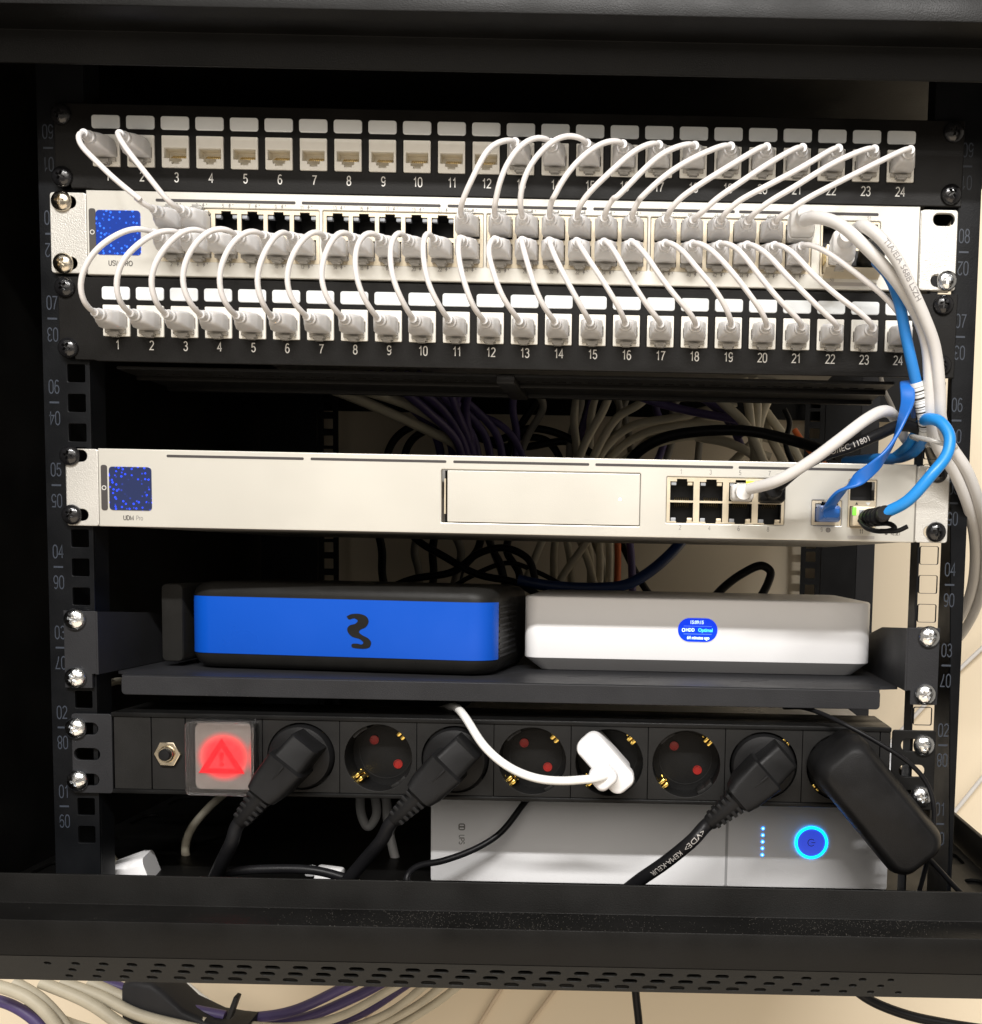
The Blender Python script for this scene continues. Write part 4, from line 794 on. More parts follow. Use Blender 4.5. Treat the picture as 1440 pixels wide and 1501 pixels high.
# white box
wb = thing('network_box', 'white network box with oval blue status display on the shelf', 'network box', (109, 130, 97), 'boxes on the shelf')
def ring_rr(x, y, w, d, r, z, n=8): return [(a, b, z) for a, b in rrect(x, y, w, d, r, n)]
cxw, cyw, ww, dw = 109.2, 130.0, 211.6, 140.0
part('body', loft([ring_rr(cxw, cyw, ww-0.4, dw-0.4, 9, 105.2), ring_rr(cxw, cyw, ww, dw, 9, 105.8), ring_rr(cxw, cyw, ww, dw, 9, 141.4), ring_rr(cxw, cyw, ww-0.8, dw-0.8, 9, 142.2), ring_rr(cxw, cyw, ww-2.0, dw-2.0, 8.5, 142.6)], 40), 'box_white', wb)
part('base', loft([ring_rr(cxw, cyw, ww-19, dw-19, 6, 97.0), ring_rr(cxw, cyw, ww-17.5, dw-17.5, 6, 97.6), ring_rr(cxw, cyw, ww-0.6, dw-0.6, 9, 105.2)], 40), 'box_base', wb)
part('display_rim', plate(rrect(109.2, 124.0, 25.0, 15.4, 7.6, 8), (), 0.3, 0.1), 'label_white', wb, (0, 59.95, 0))
ds = part('status_display', plate(rrect(109.2, 124.0, 24.0, 14.4, 7.1, 8), (), 0.5, 0.1), 'pill_blue', wb, (0, 59.8, 0))
part('display_text', text('15:09:15', 2.9, 0.85, 0.04, bold=0.08), 'pill_text', ds, (108.6, 59.5, 128.6))
part('display_text', text('HDD', 2.9, 0.85, 0.04, bold=0.06), 'pill_text', ds, (104.6, 59.5, 123.9))
part('display_text', text('Optimal', 3.0, 0.9, 0.04, bold=0.08), 'pill_cyan', ds, (113.9, 59.5, 123.9))
part('display_text', text('64 minutes ago', 2.7, 0.82, 0.04, bold=0.08), 'pill_text', ds, (109.6, 59.5, 119.2))
part('display_icon', plate(rrect(0, 0, 1.9, 2.2, 0.7), [rrect(0, 0, 1.1, 1.4, 0.4)], 0.04), 'pill_text', ds, (100.6, 59.5, 123.9))
for z in (126.3, 121.5): part('display_rule', box(17, 0.05, 0.3), 'pill_line', ds, (109.2, 59.5, z))

# blue and black modem, turned a little on the shelf
md = thing('modem', 'black modem with a wide bright blue front band on the shelf', 'modem', (-92.7, 83, 97), 'boxes on the shelf', rotz=-0.10)
mcx, mcy, mw, mdp = -95.6, 77.0, 185.0, 96.0
part('body', loft([ring_rr(mcx, mcy, mw-16, mdp-16, 12, 97.2), ring_rr(mcx, mcy, mw-7, mdp-7, 14, 98.3), ring_rr(mcx, mcy, mw-2, mdp-2, 15, 101.4), ring_rr(mcx, mcy, mw, mdp, 15, 105), ring_rr(mcx, mcy, mw, mdp, 15, 141), ring_rr(mcx, mcy, mw-2, mdp-2, 15, 144.6), ring_rr(mcx, mcy, mw-7, mdp-7, 14, 147.0), ring_rr(mcx, mcy, mw-16, mdp-16, 12, 148.0)], 60), 'modem_black', md)
front = [p for p in rrect(mcx, mcy, mw+0.7, mdp+0.7, 15.2, 8)]
fr = sorted([p for p in front if p[1] < mcy-mdp/2+12.6], key=lambda p: p[0])
bm = bmesh.new(); lo = [bm.verts.new((x, y, 106.3)) for x, y in fr]; hi = [bm.verts.new((x, y, 139.6)) for x, y in fr]
lo2 = [bm.verts.new((mcx+(x-mcx)*0.985, mcy+(y-mcy)*0.985, 106.3)) for x, y in fr]; hi2 = [bm.verts.new((mcx+(x-mcx)*0.985, mcy+(y-mcy)*0.985, 139.6)) for x, y in fr]
for i in range(len(fr)-1):
    bm.faces.new((lo[i], lo[i+1], hi[i+1], hi[i])); bm.faces.new((lo2[i], lo2[i+1], hi2[i+1], hi2[i])); bm.faces.new((lo[i], lo[i+1], lo2[i+1], lo2[i])); bm.faces.new((hi[i], hi[i+1], hi2[i+1], hi2[i]))
for i in (0, -1): bm.faces.new((lo[i], hi[i], hi2[i], lo2[i]))
band = part('front_band', finish(bm, 'band', 40), 'blue_band', md)
glyph = [(105, 258), (125, 248), (165, 246), (195, 258), (203, 280), (190, 302), (165, 315), (160, 325), (175, 338), (200, 350), (214, 368), (208, 388), (190, 395), (150, 395), (128, 390), (128, 378), (150, 375), (172, 378), (180, 370), (165, 355), (130, 345), (112, 328), (108, 310), (120, 296), (145, 288), (155, 275), (140, 265), (115, 270)]
gp = [Vector(((x-160)/3/2.5, (320-y)/3/2.5, 0)) for x, y in glyph]; gc = catmull(gp+[gp[0]], 4)
part('emblem', plate([(p.x, p.y) for p in gc[:-1]], (), 0.4), 'modem_black', band, (mcx+13.5, mcy-mdp/2-0.5, 121.6))
for i in range(9): part('vent_slot', box(0.8, 40, 1.3), 'port_dark', md, (mcx+mw/2, mcy-14, 108+3.6*i))

# narrow upright black box at the left end
nb = thing('upright_box', 'narrow black upright box left of the blue modem on the shelf', 'box', (-203, 65, 97))
part('shell', loft([[(a, y, b) for a, b in rrect(-203.5, 123.0, w_, h_, 3)] for y, w_, h_ in ((46.6, 13.0, 46.5), (46.0, 12.4, 45.9))][::-1]+[[(a, 85, b) for a, b in rrect(-203.5, 123.0, 13.0, 46.5, 3)]], 40), 'modem_black', nb)
part('front_panel', plate(rrect(-203.5, 123.0, 12.0, 45.5, 2.6), (), 0.8, 0.3), 'modem_black', nb, (0, 45.8, 0))

# ================================================================ power strip
pdu = thing('power_strip', 'black rack power strip with eight round sockets and red lit switch', 'power strip', (0, 0, 31))
part('housing', merge([(box(431, 25, 45.4, 0.8), T(0, 29.5, 0)), (box(431, 18.4, 2.6, 0.6), T(0, 8.6, 21.4)), (box(431, 18.4, 2.6, 0.6), T(0, 8.6, -21.4)), (box(2.4, 18, 42), T(-214.2, 8.6, 0)), (box(2.4, 18, 42), T(214.2, 8.6, 0))]), 'pdu_black', pdu, (-0.4, 0, 53.6))
for z, h in ((75.3, 2.6), (32.4, 2.4)): part('edge_rail', box(430, 5, h, 0.6), 'pdu_black', pdu, (-0.4, -2.0, z))
for sx, xa, xb in ((-1, -238.2, -216.0), (1, 215.6, 239.6)):
    xm = (xa+xb)/2; xs = -230.0 if sx < 0 else 227.0
    part('mounting_ear', plate(rrect(xm, 52.8, xb-xa, 44.4, 1.6), [rrect(xs, z, 13.0 if abs(z-52.4) > 1 else 14.5, 6.8, 3.3) for z in (38.1, 52.4, 66.7)], 2.0, 0.3), 'shelf_grey' if sx < 0 else 'pdu_black', pdu, (0, -1.6, 0))
for x, z in ((-235.4, 67.0), (-235.2, 37.6), (233.0, 67.0), (232.4, 38.1)): screw(pdu, x, z, 'zinc', -2.9, True)
SOCK = plate(rrect(0, 0, 42.3, 40.2, 0.4, 2), [circ(0, 0, 18.7, 40)], 2.4, 0.25)
CLIP = merge([(box(2.3, 12, 5.6, 0.8), T(-1.45, 6, 1.8)), (box(2.3, 12, 6.2, 0.8), T(1.35, 6.4, 2.0)), (box(6.4, 3, 1.2, 0.4), T(0, 11.5, 0))])
KEY = box(5.0, 14, 2.2, 0.4)
def well_ring():
    bm = bmesh.new(); n = 40
    prof = [(18.8, -0.4), (18.8, 16.2), (0.0, 16.2)]
    rings = [[bm.verts.new((r*math.cos(2*math.pi*i/n), h, r*math.sin(2*math.pi*i/n))) for i in range(n)] for r, h in prof[:2]]
    for i in range(n): bm.faces.new((rings[0][i], rings[0][(i+1) % n], rings[1][(i+1) % n], rings[1][i]))
    bm.faces.new(rings[1]); return finish(bm, 'well', 40)
WELLS = well_ring()
PINHOLE = lathe([(2.6, 0), (2.6, -0.8), (2.2, -0.8), (2.2, -0.2), (0.05, -0.1)], 16)
FLOORRING = plate(circ(0, 0, 15.2, 40), [circ(0, 0, 14.7, 40)], 0.5)
sock_x = [-111.0+42.6*i for i in range(8)]
# the housing front is open behind the sockets: dark wells sit in it
for i, x in enumerate(sock_x):
    s = part('socket', SOCK, 'pdu_face', pdu, (x, -2.4, 53.8))
    part('socket_well', WELLS, 'pdu_black', s, (x, -2.2, 53.8))
    for dx, dz in ((-6.6, 7.0), (6.9, -6.6)): part('shutter', PINHOLE, 'shutter_red', s, (x+dx, 14.0, 53.8+dz))
    part('well_ring', FLOORRING, 'pdu_face', s, (x, 13.8, 53.8))
    for a in (225, 45):
        part('earth_clip', CLIP, 'brass', s, (x+16.2*math.cos(math.radians(a)), -0.5, 53.8+16.2*math.sin(math.radians(a))), (0, math.radians(-(a-90)), 0))
    for a in (135, 315, 120, 300):
        part('guide_key', KEY, 'pdu_face', s, (x+18.0*math.cos(math.radians(a)), 5.5, 53.8+18.0*math.sin(math.radians(a))), (0, math.radians(-(a-90)), 0))
for a, b in ((-214.3, -194.0), (-193.4, -175.2), (-174.6, -132.6), (208.8, 213.8)):
    part('cover_plate', plate(rrect((a+b)/2, 53.8, b-a, 40.2, 0.4, 2), (), 2.4, 0.25), 'pdu_face', pdu, (0, -2.4, 0))
bt = part('breaker_button', lathe([(4.4, 0), (4.4, -3.4), (3.9, -4.0), (3.6, -4.0), (3.6, -3.6), (0.1, -3.6)], 24), 'chrome_warm', pdu, (-184.2, -3.6, 54.0))
part('hex_nut', plate(circ(0, 0, 7.5, 6), [circ(0, 0, 4.4, 20)], 2.6, 0.4), 'chrome_warm', bt, (-184.2, -4.6, 54.0))
part('button_cap', lathe([(3.3, 0), (3.3, -5.0), (2.9, -5.6), (0.1, -5.8)], 20), 'rubber_black', bt, (-184.2, -3.8, 54.0))
sw = part('rocker_switch', box(36, 8, 36, 1), 'pdu_black', pdu, (-153.4, -3.0, 53.8))
part('glow_lamp', plate(rrect(0, 0, 31, 36, 3, 4), (), 0.4), 'lamp_red', sw, (-150.6, -10.4, 54.2))
tri = [(-151.2, 64.6), (-163.8, 45.4), (-138.8, 45.4)]; tin = [(-151.2, 59.6), (-158.6, 48.0), (-143.8, 48.0)]
part('warning_triangle', plate(tri, [tin], 0.4), 'lamp_red_mark', sw, (0, -12.2, 0))
part('warning_mark', plate([(-152.7, 57.0), (-149.9, 57.0), (-150.6, 52.0), (-152.0, 52.0)], (), 0.4), 'lamp_red_mark', sw, (0, -12.2, 0))
part('warning_mark', plate(circ(-151.3, 50.2, 1.15, 10), (), 0.4), 'lamp_red_mark', sw, (0, -12.2, 0))
# clear cover: front wall and four sides
cv = part('clear_cover', plate(rrect(-152.0, 53.8, 35.6, 40.6, 2.6), (), 2.6, 1.1), 'cover_clear', sw, (0, -15.3, 0))
part('cover_wall', plate(rrect(-152.0, 53.8, 35.6, 40.6, 2.6), [rrect(-152.0, 53.8, 33.0, 38.0, 1.6)], 10.0, 0.3), 'cover_clear', sw, (0, -9.1, 0))

# ================================================================ battery backup
ups = thing('battery_backup', 'white battery backup unit with glowing blue power ring behind the power strip', 'battery backup', (89, 140, -30))
part('case', box(276, 190, 90, 1.2), 'ups_white', ups, (88.6, 139, 15))
part('seam_strip', box(1.7, 0.4, 88), 'seam_grey', ups, (129.0, 43.9, 15))
part('seam_strip', box(0.4, 0.7, 88), 'box_white', ups, (128.0, 43.9, 15)); part('seam_strip', box(0.4, 0.7, 88), 'box_white', ups, (130.0, 43.9, 15))
part('maker_mark', stroke_text('UPS', 3.2, 0.9, 0.14), 'print_grey', ups, (-30.5, 43.93, -4.2), (0, math.pi/2, 0))
part('maker_mark', plate(rrect(0, 0, 4.0, 4.2, 1.2), [rrect(0, 0.9, 2.6, 0.9, 0.4), rrect(0, -0.9, 2.6, 0.9, 0.4)], 0.08), 'print_grey', ups, (-30.5, 43.93, 3.6))
for i in range(5):
    o = part('charge_light', plate(circ(0, 0, 1.0, 12), (), 0.3), 'led_blue', ups, (150.6, 43.85, 6.3-4.05*i))
    part('light_core', plate(circ(0, 0, 0.5, 10), (), 0.1), 'led_core', o, (150.6, 43.62, 6.3-4.05*i))
pb = part('power_button', plate(circ(179.9, -1.7, 8.4, 32), (), 0.3), 'button_blue', ups, (0, 43.88, 0))
part('light_ring', plate(circ(179.9, -1.7, 9.9, 40), [circ(179.9, -1.7, 8.4, 40)], 0.8, 0.2), 'ring_blue', pb, (0, 43.7, 0))
arc = [(179.9+2.3*math.cos(math.radians(a)), -1.7+2.3*math.sin(math.radians(a))) for a in range(40, 325, 12)]
arc2 = [(179.9+1.9*math.cos(math.radians(a)), -1.7+1.9*math.sin(math.radians(a))) for a in range(320, 35, -12)]
part('power_mark', plate(arc+arc2, (), 0.08), 'print_dark', pb, (0, 43.68, 0)); part('power_mark', box(2.4, 0.08, 0.4), 'print_dark', pb, (181.1, 43.68, -1.7))
# ================================================================ slim white patch cables
WORD = dict(enumerate('zero one two three four five six seven eight nine ten eleven twelve thirteen fourteen fifteen sixteen seventeen eighteen nineteen twenty twenty-one twenty-two twenty-three twenty-four'.split()))
def patch_cable(label, a, b, mid, up_a, up_b, group):
    t = thing('patch_cable', label, 'cable', a, group)
    pa = Vector(a); pb = Vector(b)
    na = pa+Vector((0, -21, 0)); nb = pb+Vector((0, -21, 0))
    pts = [pa+Vector((0, -14, 0)), na, na+Vector((0, -4.5, 0))+(Vector(mid[0])-na)*0.10]+[Vector(m) for m in mid]+[nb+Vector((0, -4.5, 0))+(Vector(mid[-1])-nb)*0.10, nb, pb+Vector((0, -14, 0))]
    C = smooth_path(resample(catmull(pts, 8), 2.2), 8)
    part('cable_jacket', tube(C, 1.42, 10, a), 'cable_patch', t, a)
    plug(t, *a, up_a); plug(t, *b, up_b)
    return t
for k, mid in LOWER.items():
    patch_cable('thin white patch cable looping up from the lower panel port numbered %s' % WORD[k], (-208.4+18.2*(k-1), -4, 287.2), (sw_x(k-1), -5, 327.2), mid[::-1], False, False, 'white patch cables below the switch')
for k, mid in UPPER.items():
    c = k-1 if k < 3 else k-2
    patch_cable('thin white patch cable dropping from the top panel port numbered %s' % WORD[k], (-212.0+18.26*(k-1), -4, 376.2), (sw_x(c), -5, 339.2), mid, False, True, 'white patch cables above the switch')

# ================================================================ all other leads
INFO = {
 'thick_a': ('network_cable', 'thick white network cable from the last top switch port', 'cable'),
 'thick_b': ('network_cable', 'thick white printed network cable from the transceiver at the switch end', 'cable'),
 'blue_label': ('network_cable', 'blue cable with a printed white tag hanging behind the thick white cables', 'cable'),
 'blue_bright': ('network_cable', 'bright blue round cable curving from the lower module slot of the gateway', 'cable'),
 'white5': ('network_cable', 'white network cable leaving gateway port 5', 'cable'),
 'black7': ('network_cable', 'black network cable leaving gateway port 7', 'cable'),
 'thin_cord': ('power_lead', 'thin black lead hanging over the right end of the power strip', 'cable'),
 'adapter_cord': ('power_lead', 'short black lead leaving the bottom of the black power adapter', 'cable'),
 'ups_cord': ('power_lead', 'flat black lead curving down across the left of the white battery backup', 'cable'),
 'floor_black': ('power_lead', 'black cable lying along the bottom frame at the left', 'cable'),
 'gray_loop': ('network_cable', 'dim grey cable looping in the dark under the red switch', 'cable'),
 'coil': ('network_cable', 'grey cable folded into a coil left of the battery backup', 'cable'),
 'shelf_lead': ('network_cable', 'pale cable end showing under the left end of the shelf', 'cable'),
 'thin_white': ('network_cable', 'thin white cable dropping behind the right end of the lower patch panel', 'cable'),
 'rb1': ('network_cable', 'lower of two thick beige cables slanting behind the gap above the gateway', 'cable'),
 'rb2': ('network_cable', 'upper of two thick beige cables slanting behind the gap above the gateway', 'cable'),
 'rpa': ('network_cable', 'single purple cable arching right of the purple bundle behind the gateway', 'cable'),
 'arc': ('power_lead', 'thick black cable arching behind the gateway above its eight ports', 'cable'),
 'orange': ('network_cable', 'orange cable end showing above the right half of the gateway', 'cable'),
 'tieb': ('cable_tie', 'black tie hanging on the pale bundle above the gateway ports', 'cable tie'),
 'sorange': ('network_cable', 'orange cable among the beige ones between gateway and white box', 'cable'),
 'spurp': ('network_cable', 'purple cable right of the orange one between gateway and white box', 'cable'),
 'sblue': ('network_cable', 'dark blue cable sweeping down behind the white box', 'cable'),
 'sloop': ('power_lead', 'black cable loop standing up behind the white box', 'cable'),
 'bw0': ('wall_cable', 'right one of two white cables on the wall under the cabinet', 'cable'),
 'bw1': ('wall_cable', 'left one of two white cables on the wall under the cabinet', 'cable'),
 'bl0': ('wall_cable', 'left one of two cream cables slanting on the wall under the frame', 'cable'),
 'bl1': ('wall_cable', 'right one of two cream cables slanting on the wall under the frame', 'cable'),
 'bl2': ('wall_cable', 'thin cream cable crossing in front of the purple bundle under the frame', 'cable'),
 'bk0': ('power_lead', 'black cable hanging straight down under the middle of the frame', 'cable'),
 'bk1': ('power_lead', 'black cable drooping under the right end of the frame', 'cable'),
 'wl0': ('wall_cable', 'upper white cable slanting across the wall right of the rail', 'cable'),
 'wl1': ('wall_cable', 'lower white cable slanting across the wall right of the rail', 'cable'),
 'beige_lead': ('network_cable', 'beige lead running into the white plug in the bottom left corner', 'cable'),
}
GROUPS = {
 'rp': ('network_cable', 'purple network cable in the dark bundle behind the gap above the gateway', 'purple bundle above the gateway'),
 'rk': ('power_lead', 'black lead tangled behind the middle of the gap above the gateway', 'black leads above the gateway'),
 'rf': ('network_cable', 'dim beige cable fanning out behind the middle right of the gap above the gateway', 'beige fan above the gateway'),
 'rq': ('network_cable', 'purple cable slanting behind the right half of the gap above the gateway', 'purple cables at right above the gateway'),
 'rg': ('network_cable', 'dim cable crossing in the dark behind the middle of the gap above the gateway', 'dim cables above the gateway'),
 'rh': ('network_cable', 'purple cable slanting down beside the thick beige pair above the gateway', 'purple cables beside the beige pair'),
 'sg': ('network_cable', 'dim cable hanging in the dark behind the blue modem', 'dim cables behind the modem'),
 'rw': ('network_cable', 'pale cable in the tied bundle behind gateway ports 3 to 7', 'pale tied bundle above the gateway'),
 'sk': ('power_lead', 'black lead tangled in the dark gap behind the blue modem', 'black leads behind the modem'),
 'sb': ('network_cable', 'beige cable standing upright in the gap between gateway and white box', 'upright beige cables'),
 'bb': ('network_cable', 'beige cable in the bundle hanging under the bottom left of the frame', 'beige bundle under the frame'),
 'bp': ('network_cable', 'cable drooping in the purple bundle under the left of the frame', 'purple bundle under the frame'),
 'bc': ('network_cable', 'beige cable curving up beside the purple bundle under the frame', 'beige arc under the frame'),
}
ORD = ['first', 'second', 'third', 'fourth', 'fifth', 'sixth', 'seventh', 'eighth']
ORDER = {'bb': 'beige cable hanging under the bottom left of the frame, %s from the left',
 'bc': 'beige cable curving up right of the purple bundle under the frame, %s from the left',
 'rp': 'purple cable in the dark bundle behind the gap above the gateway, %s from the left',
 'rq': 'purple cable behind the right half of the gap above the gateway, %s from top'}
CURVE = {}; ROOT = {}
PLUGGED = {'pc1', 'pc2', 'pc3', 'white_usb'}
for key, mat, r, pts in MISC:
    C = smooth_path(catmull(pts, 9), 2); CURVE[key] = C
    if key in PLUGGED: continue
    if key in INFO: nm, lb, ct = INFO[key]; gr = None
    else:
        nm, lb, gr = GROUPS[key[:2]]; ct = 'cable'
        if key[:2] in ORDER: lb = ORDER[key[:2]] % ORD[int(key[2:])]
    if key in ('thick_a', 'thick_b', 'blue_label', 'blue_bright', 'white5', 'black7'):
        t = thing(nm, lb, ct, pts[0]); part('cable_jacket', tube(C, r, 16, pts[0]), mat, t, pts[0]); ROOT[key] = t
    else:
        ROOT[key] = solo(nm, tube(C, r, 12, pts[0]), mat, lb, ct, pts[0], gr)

# plugs of the thicker cables
def rj_plug(t, x, y, z, mat, w=12.4, h=11.0, L=20, up=True, dz=0.0, nk=3.6, ribs=0):
    secs = [[(x+a, y+2, z+b) for a, b in rrect(0, 0, w*0.94, h*0.8, 1)], [(x+a, y-4, z+b) for a, b in rrect(0, 0, w*0.94, h*0.8, 1)],
            [(x+a, y-4.2, z+b) for a, b in rrect(0, 0, w, h, 1.8)], [(x+a, y-L*0.62, z+b+dz*0.4) for a, b in rrect(0, 0, w, h, 2.2)], [(x+a, y-L*0.70, z+b+dz*0.6) for a, b in rrect(0, 0, w*0.92, h*0.9, 2.6)],
            [(x+a, y-L*0.74, z+b+dz*0.7) for a, b in rrect(0, 0, nk*2.2, nk*2.2, nk)], [(x+a, y-L, z+b+dz) for a, b in rrect(0, 0, nk*1.9, nk*1.9, nk*0.94)]]
    o = loft(secs, 40); o.transform(Matrix.Translation(-Vector((x, y, z))*MM)); p = part('plug', o, mat, t, (x, y, z))
    s = 1 if up else -1
    part('latch', box(5.2, 9, 1.4, 0.3), 'plug_clear' if mat != 'rubber_black' else 'rubber_black', p, (x, y-3, z+s*(h/2+0.5)), (s*0.12, 0, 0))
    for i in range(ribs):
        part('grip_rib', plate(rrect(0, 0, w+0.5, h+0.5, 2.2), [rrect(0, 0, w-1, h-1, 2)], 0.8, 0.2), mat, p, (x, y-5.5-1.9*i, z))
    return p
rj_plug(ROOT['thick_a'], 155.0, -4.5, 340.2, 'boot_white', 13.0, 12.6, 24, True, 3.2, 3.9, 4)
rj_plug(ROOT['thick_b'], 175.4, -15.0, 326.5, 'boot_white', 12.0, 13.0, 22, False, 4.0, 3.9, 3)
rj_plug(ROOT['white5'], 128.0, -4.5, 202.6, 'boot_white', 11.8, 8.8, 20, True, -0.4, 4.1)
rj_plug(ROOT['black7'], 143.9, -4.5, 203.0, 'rubber_black', 13.4, 11.2, 22, True, 0.6, 4.3)
# black push-pull connectors on the blue cables
k = ROOT['blue_label']
part('plug', lathe([(5.0, 4), (5.2, -8), (6.6, -9), (6.8, -15), (5.6, -20), (3.4, -24), (3.2, -27)], 20), 'rubber_black', k, (192.0, -3, 327.5))
k = ROOT['blue_bright']; e0 = Vector(MISC[3][3][0])
hz = thing('module_transceiver', 'small metal optical transceiver with green light in the lower module slot of the gateway', 'transceiver', (193.9, -4, 186))
part('housing', box(12.4, 16, 10.4, 0.5), 'cage_metal', hz, (193.9, -3.0, 191.6)); part('status_light', box(2.0, 0.8, 4.4, 0.2), 'led_green', hz, (188.6, -11.2, 194.2))
part('face_insert', box(7, 0.6, 8, 0.2), 'led_grey', hz, (194.6, -11.2, 191.0))
part('arrow_mark', plate([(-0.8, -0.6), (0.8, -0.6), (0, 0.9)], (), 0.08), 'print_dark', udm, (191.0, -3.95, 198.6)); part('arrow_mark', plate([(-1.4, 0.9), (1.4, 0.9), (0, -1.0)], (), 0.08), 'label_white', udm, (197.2, -3.95, 198.4))
C2 = catmull([(195.0, -10, 190.8), (196.5, -20, 190.6), (199.0, -32, 191.3), tuple(e0)], 8)
part('plug', tube(C2[:16], 4.4, 16, MISC[3][3][0]), 'rubber_black', k, MISC[3][3][0]); part('strain_relief', tube(C2[12:]+[e0+(e0-C2[-3]).normalized()*3.0], 3.7, 16, MISC[3][3][0]), 'rubber_black', k, MISC[3][3][0])
for i in range(4): part('grip_rib', lathe([(4.7, 0), (4.9, 0.5), (4.9, 1.1), (4.7, 1.6)], 18), 'rubber_black', k, tuple(C2[6+3*i]), (0, 0, 0.12))
part('release_tab', tube(catmull([(191, -14, 189.0), (193, -24, 184.8), (199, -34, 183.0), (205, -36, 184.6), (203, -34, 186.8), (197, -26, 187.0)], 6), 1.3, 8, MISC[3][3][0]), 'rubber_black', k, MISC[3][3][0])
part('release_tab', tube(catmull([(198, -33, 183.2), (206, -38, 183.4), (210.5, -40, 185.6)], 6), 1.2, 8, MISC[3][3][0]), 'rubber_black', k, MISC[3][3][0])
# printed tag wrapped on the blue cable
C = CURVE['blue_label']; i0 = min(range(len(C)), key=lambda i: abs(C[i].z-258.5)); i1 = min(range(len(C)), key=lambda i: abs(C[i].z-235))
tg = part('printed_tag', tube(C[i0:i1+1], 3.3, 16, MISC[2][3][0]), 'tag_white', ROOT['blue_label'], MISC[2][3][0])
for q, j in enumerate(range(i0+1, i1-1)):
    a = C[j].lerp(C[j+1], 0.3); b = C[j].lerp(C[j+1], (0.42, 0.75, 0.5, 0.95, 0.4)[q % 5])
    part('tag_print', tube([a, b], 3.32, 16, MISC[2][3][0]), 'print_dark', tg, MISC[2][3][0])
def tlen(C): return sum((b-a).length for a, b in zip(C, C[1:]))
text_on_tube('TIA/EIA 568B LSZH', CURVE['thick_b'], 3.1, 26, 4.0, 'print_cable', ROOT['thick_b'])
text_on_tube('ISO/IEC 11801', CURVE['black7'], 3.0, 30, 4.0, 'print_faint', ROOT['black7'])

# flat blue patch cable
fb = thing('flat_cable', 'flat blue network cable twisting up from gateway port 9', 'cable', RIBBON[0])
C = smooth_path(catmull(RIBBON, 8), 2); F = frames(C); secs = []
keysd = [(0, Vector((1, 0, 0.25))), (0.18, Vector((0.85, 0, 0.45))), (0.36, Vector((0.25, -0.35, 0.9))), (0.46, Vector((0.1, -0.8, 0.6))), (0.60, Vector((0.75, -0.45, 0.45))), (0.72, Vector((1, 0.0, 0.25))), (1, Vector((1, 0, 0)))]
for i, (p, (t, N, B)) in enumerate(zip(C, F)):
    u = i/(len(C)-1)
    for (a, va), (b, vb) in zip(keysd, keysd[1:]):
        if a <= u <= b: wd = va.lerp(vb, (u-a)/(b-a)); break
    wd = (wd-t*wd.dot(t)).normalized(); nn = t.cross(wd)
    secs.append([tuple(p-Vector(RIBBON[0])+wd*a+nn*b) for a, b in rrect(0, 0, 7.2, 1.9, 0.9, 3)])
part('cable_jacket', loft(secs, 50), 'cable_flat', fb, RIBBON[0])
p9 = [[(a, y, b) for a, b in rrect(0, 0, w_, h_, 1.2)] for y, w_, h_ in ((3, 11.4, 7.6), (-8, 11.4, 8.4), (-9, 11.8, 8.8), (-14, 11.0, 7.4), (-18, 8.4, 4.6))]
part('plug', loft(p9, 40), 'cable_flat', fb, (174.6, -4, 192.4)); part('latch', box(4.6, 8, 1.4, 0.3), 'plug_clear', fb, (175.2, -6, 199.2))

# zip tie round the cables at the right rail
C = [Vector((225+11.0*math.cos(a), -28+12.5*math.sin(a), 229.5+1.6*math.sin(a*1.0)-2.6*math.cos(a))) for a in [2*math.pi*i/36 for i in range(37)]]
zt = thing('cable_tie', 'clear white zip tie gathering the cables in front of the right rail', 'cable tie', (229, -28, 229))
part('strap', tube(C, 1.3, 8, (229, -28, 229)), 'plug_clear', zt, (229, -28, 229)); part('tie_head', box(5, 4.4, 5, 0.5), 'plug_clear', zt, (226.2, -15.0, 231.0))

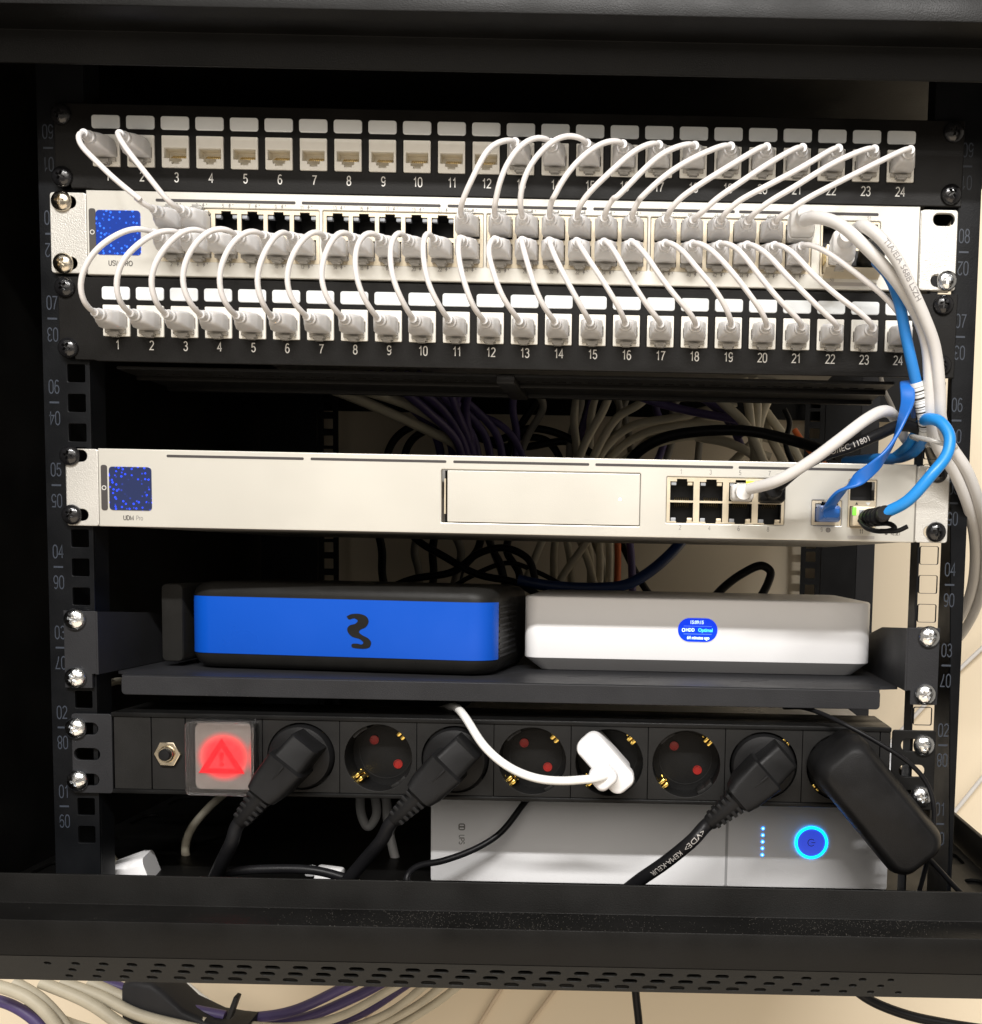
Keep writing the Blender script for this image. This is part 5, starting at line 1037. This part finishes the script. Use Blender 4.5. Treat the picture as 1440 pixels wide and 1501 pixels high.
# ================================================================ mains plugs
def mains_plug(key, x, label, dirx, dirz, lettering=None):
    t = thing('power_lead', label, 'power cord', (x, -3, 53.8), 'black power cords in the strip')
    d = Vector((dirx, 0, dirz)).normalized(); n = Vector((-d.z, 0, d.x))
    ang = math.atan2(d.z, d.x)
    R = Matrix.Rotation(-ang, 4, 'Y')
    def put(nm, me, along, side, y, par=t, mat='rubber_black'):
        pos = Vector((x, y, 53.8))+d*along+n*side
        return part(nm, me, mat, par, tuple(pos), (0, -ang, 0))
    put('plug_disc', lathe([(17.6, 10), (17.8, -3), (16.8, -5.2), (13, -6.4), (0.1, -6.6)], 36), 0, 0, -2)
    secs = []
    for s, w_, y0, y1, rr in ((-14.5, 16, -23, -4, 3), (-13.5, 17, -25, -4, 3), (-1.0, 18.0, -28.5, -4, 3), (0.2, 21.5, -30.5, -4, 3), (15, 20.0, -32, -8, 4), (20.5, 17.0, -33.0, -15, 4), (22, 13.0, -32.0, -18, 4)):
        secs.append([(s, (y0+y1)/2+a, b) for a, b in rrect(0, 0, y1-y0, w_, rr, 4)])
    put('plug_body', loft(secs, 35), 0, 0, 0)
    put('grip_ridge', box(13, 0.9, 1.2, 0.3), 7, 0, -31.0)
    sr = put('strain_relief', loft([[(s, -25.5+a, b) for a, b in circ(0, 0, r_, 20)] for s, r_ in ((20, 6.2), (40, 4.5), (41, 4.1))], 40), 0, 0, 0)
    for i in range(5):
        s = 23.6+3.5*i; r_ = 6.8-0.42*i
        for sg in (-1, 1):
            q = put('relief_rib', cached(('rib', i), lambda: box(2.0, r_*1.6, r_*0.80, 0.4)), s, sg*r_*0.55, -25.5, sr); q.location = Vector((s, -25.5, sg*r_*0.55))*MM; q.rotation_euler = (0, 0, 0)
    C = CURVE[key]; st = Vector((x, -25.5, 53.8))+d*38
    j = min(range(len(C)), key=lambda i: (C[i]-(st+d*12)).length)
    CC = smooth_path(catmull([st, st+d*6]+C[j+1::6]+[C[-1]], 8), 3)
    part('cable_jacket', tube(CC, 3.7, 14, (x, -3, 53.8)), 'cable_black', t, (x, -3, 53.8))
    if lettering: text_on_tube(lettering, CC, 3.7, 9, 4.0, 'print_faint', t)
    return t
mains_plug('pc1', sock_x[0], 'black angled power plug in the socket next to the red switch', -0.62, -0.78)
mains_plug('pc2', sock_x[2], 'black angled power plug in the third socket from the left', -0.70, -0.72)
mains_plug('pc3', sock_x[6], 'black angled power plug with white printed cord in the seventh socket', -0.745, -0.667, '<VDE>  KEMA-KEUR')

# white charger plug
wp = thing('charger_lead', 'white flat charger plug and lead in the fifth socket', 'charger', (sock_x[4], -3, 53.8))
ang = math.radians(-48)
def wput(nm, me, along, side, y, mat='box_white'):
    d = Vector((math.cos(ang), 0, math.sin(ang))); n = Vector((-d.z, 0, d.x)); pos = Vector((58.0, y, 56.4))+d*along+n*side
    return part(nm, me, mat, wp, tuple(pos), (0, -ang, 0))
secs = [[(a, y, b) for a, b in rrect(0, 0, L_, h_, r_, 6)] for y, L_, h_, r_ in ((10, 30, 11.5, 4), (-10, 32.5, 12.5, 4.5), (-11, 36, 15.0, 5.5), (-19.5, 36.5, 15.4, 5.5), (-21.2, 35.4, 14.4, 5.2), (-22, 33, 12.0, 4.6))]
wput('plug_body', loft(secs, 40), 0, 0, 0)
wput('cable_boot', loft([[(a, y, b) for a, b in rrect(0, 0, L_, L_, r_, 5)] for y, L_, r_ in ((-21, 13.4, 4), (-29, 13.2, 4), (-30.6, 12.0, 3.8), (-31.4, 9.5, 3.4))], 40), 3.5, -4.2, 0)
C = CURVE['white_usb']; part('cable_jacket', tube(smooth_path(C[:-6]+[Vector((54, -35, 50.6)), Vector((58, -33, 51.6)), Vector((59.5, -29, 52.0))], 3), 2.3, 14, (sock_x[4], -3, 53.8)), 'cable_whiteb', wp, (sock_x[4], -3, 53.8))

# black power adapter in the last socket
ad = thing('power_adapter', 'large black slanted power adapter in the rightmost socket', 'power adapter', (sock_x[7], -3, 53.8))
part('plug_disc', lathe([(17.4, 10), (17.6, -6), (16.5, -8), (0.1, -8)], 36), 'rubber_black', ad, (sock_x[7], -2, 53.8))
aang = math.radians(-49.5); ac = Vector((202.5, 0, 39.0))
secs = [[(a, y, b) for a, b in rrect(0, 0, L_, w_, r_, 6)] for y, L_, w_, r_ in ((-6, 76, 32, 9), (-8, 79, 34, 10), (-30, 79, 34, 10), (-37, 76, 31, 9.0), (-41.5, 70, 26, 7.5), (-42.6, 66, 22.5, 6.5))]
me = loft(secs, 50)
part('housing', me, 'rubber_black', ad, tuple(ac), (0, -aang, 0))

# white plug lying in the bottom left corner
wq = thing('white_plug', 'white plastic plug lying in the bottom left corner of the rack', 'plug', (-212, 45, -20))
part('shell', loft([[(x, a, b) for a, b in rrect(0, 0, w_, h_, 4, 5)] for x, w_, h_ in ((-15, 14, 9), (-12, 20, 15), (0, 24, 22), (8, 23, 23), (10, 21, 21))], 45), 'box_white', wq, (-234, 40, -33.0), (0, -0.32, 0.2), (1.9, 1.2, 1.05))
part('cable_boot', box(5, 8, 8, 1.5), 'box_base', wq, (-252, 40, -25), (0, -0.3, 0))
w2 = thing('white_plug', 'tip of a white plug just above the frame left of the battery backup', 'plug', (-105, 20, -20))
part('shell', box(16, 10, 9, 2), 'box_white', w2, (-106, 30, -23.0), (0, 0.1, 0)); part('cable_boot', box(6, 6, 6, 1.5), 'box_base', w2, (-117, 30, -21))

# dark strap round the bundle below the cabinet
st = thing('cable_strap', 'wide dark strap wrapped round the bundle under the frame', 'cable strap', (-330, 330, -190))
S1 = STRAP
part('band', loft([[(x, y+a, z+b) for a, b in rrect(0, 0, 40, h_, 6, 4)] for x, y, z, h_ in S1], 40), 'shelf_grey', st)
part('band_tip', box(4, 10, 22, 1), 'shelf_grey', st, STRAP_TIP, (0, 0.35, 0))
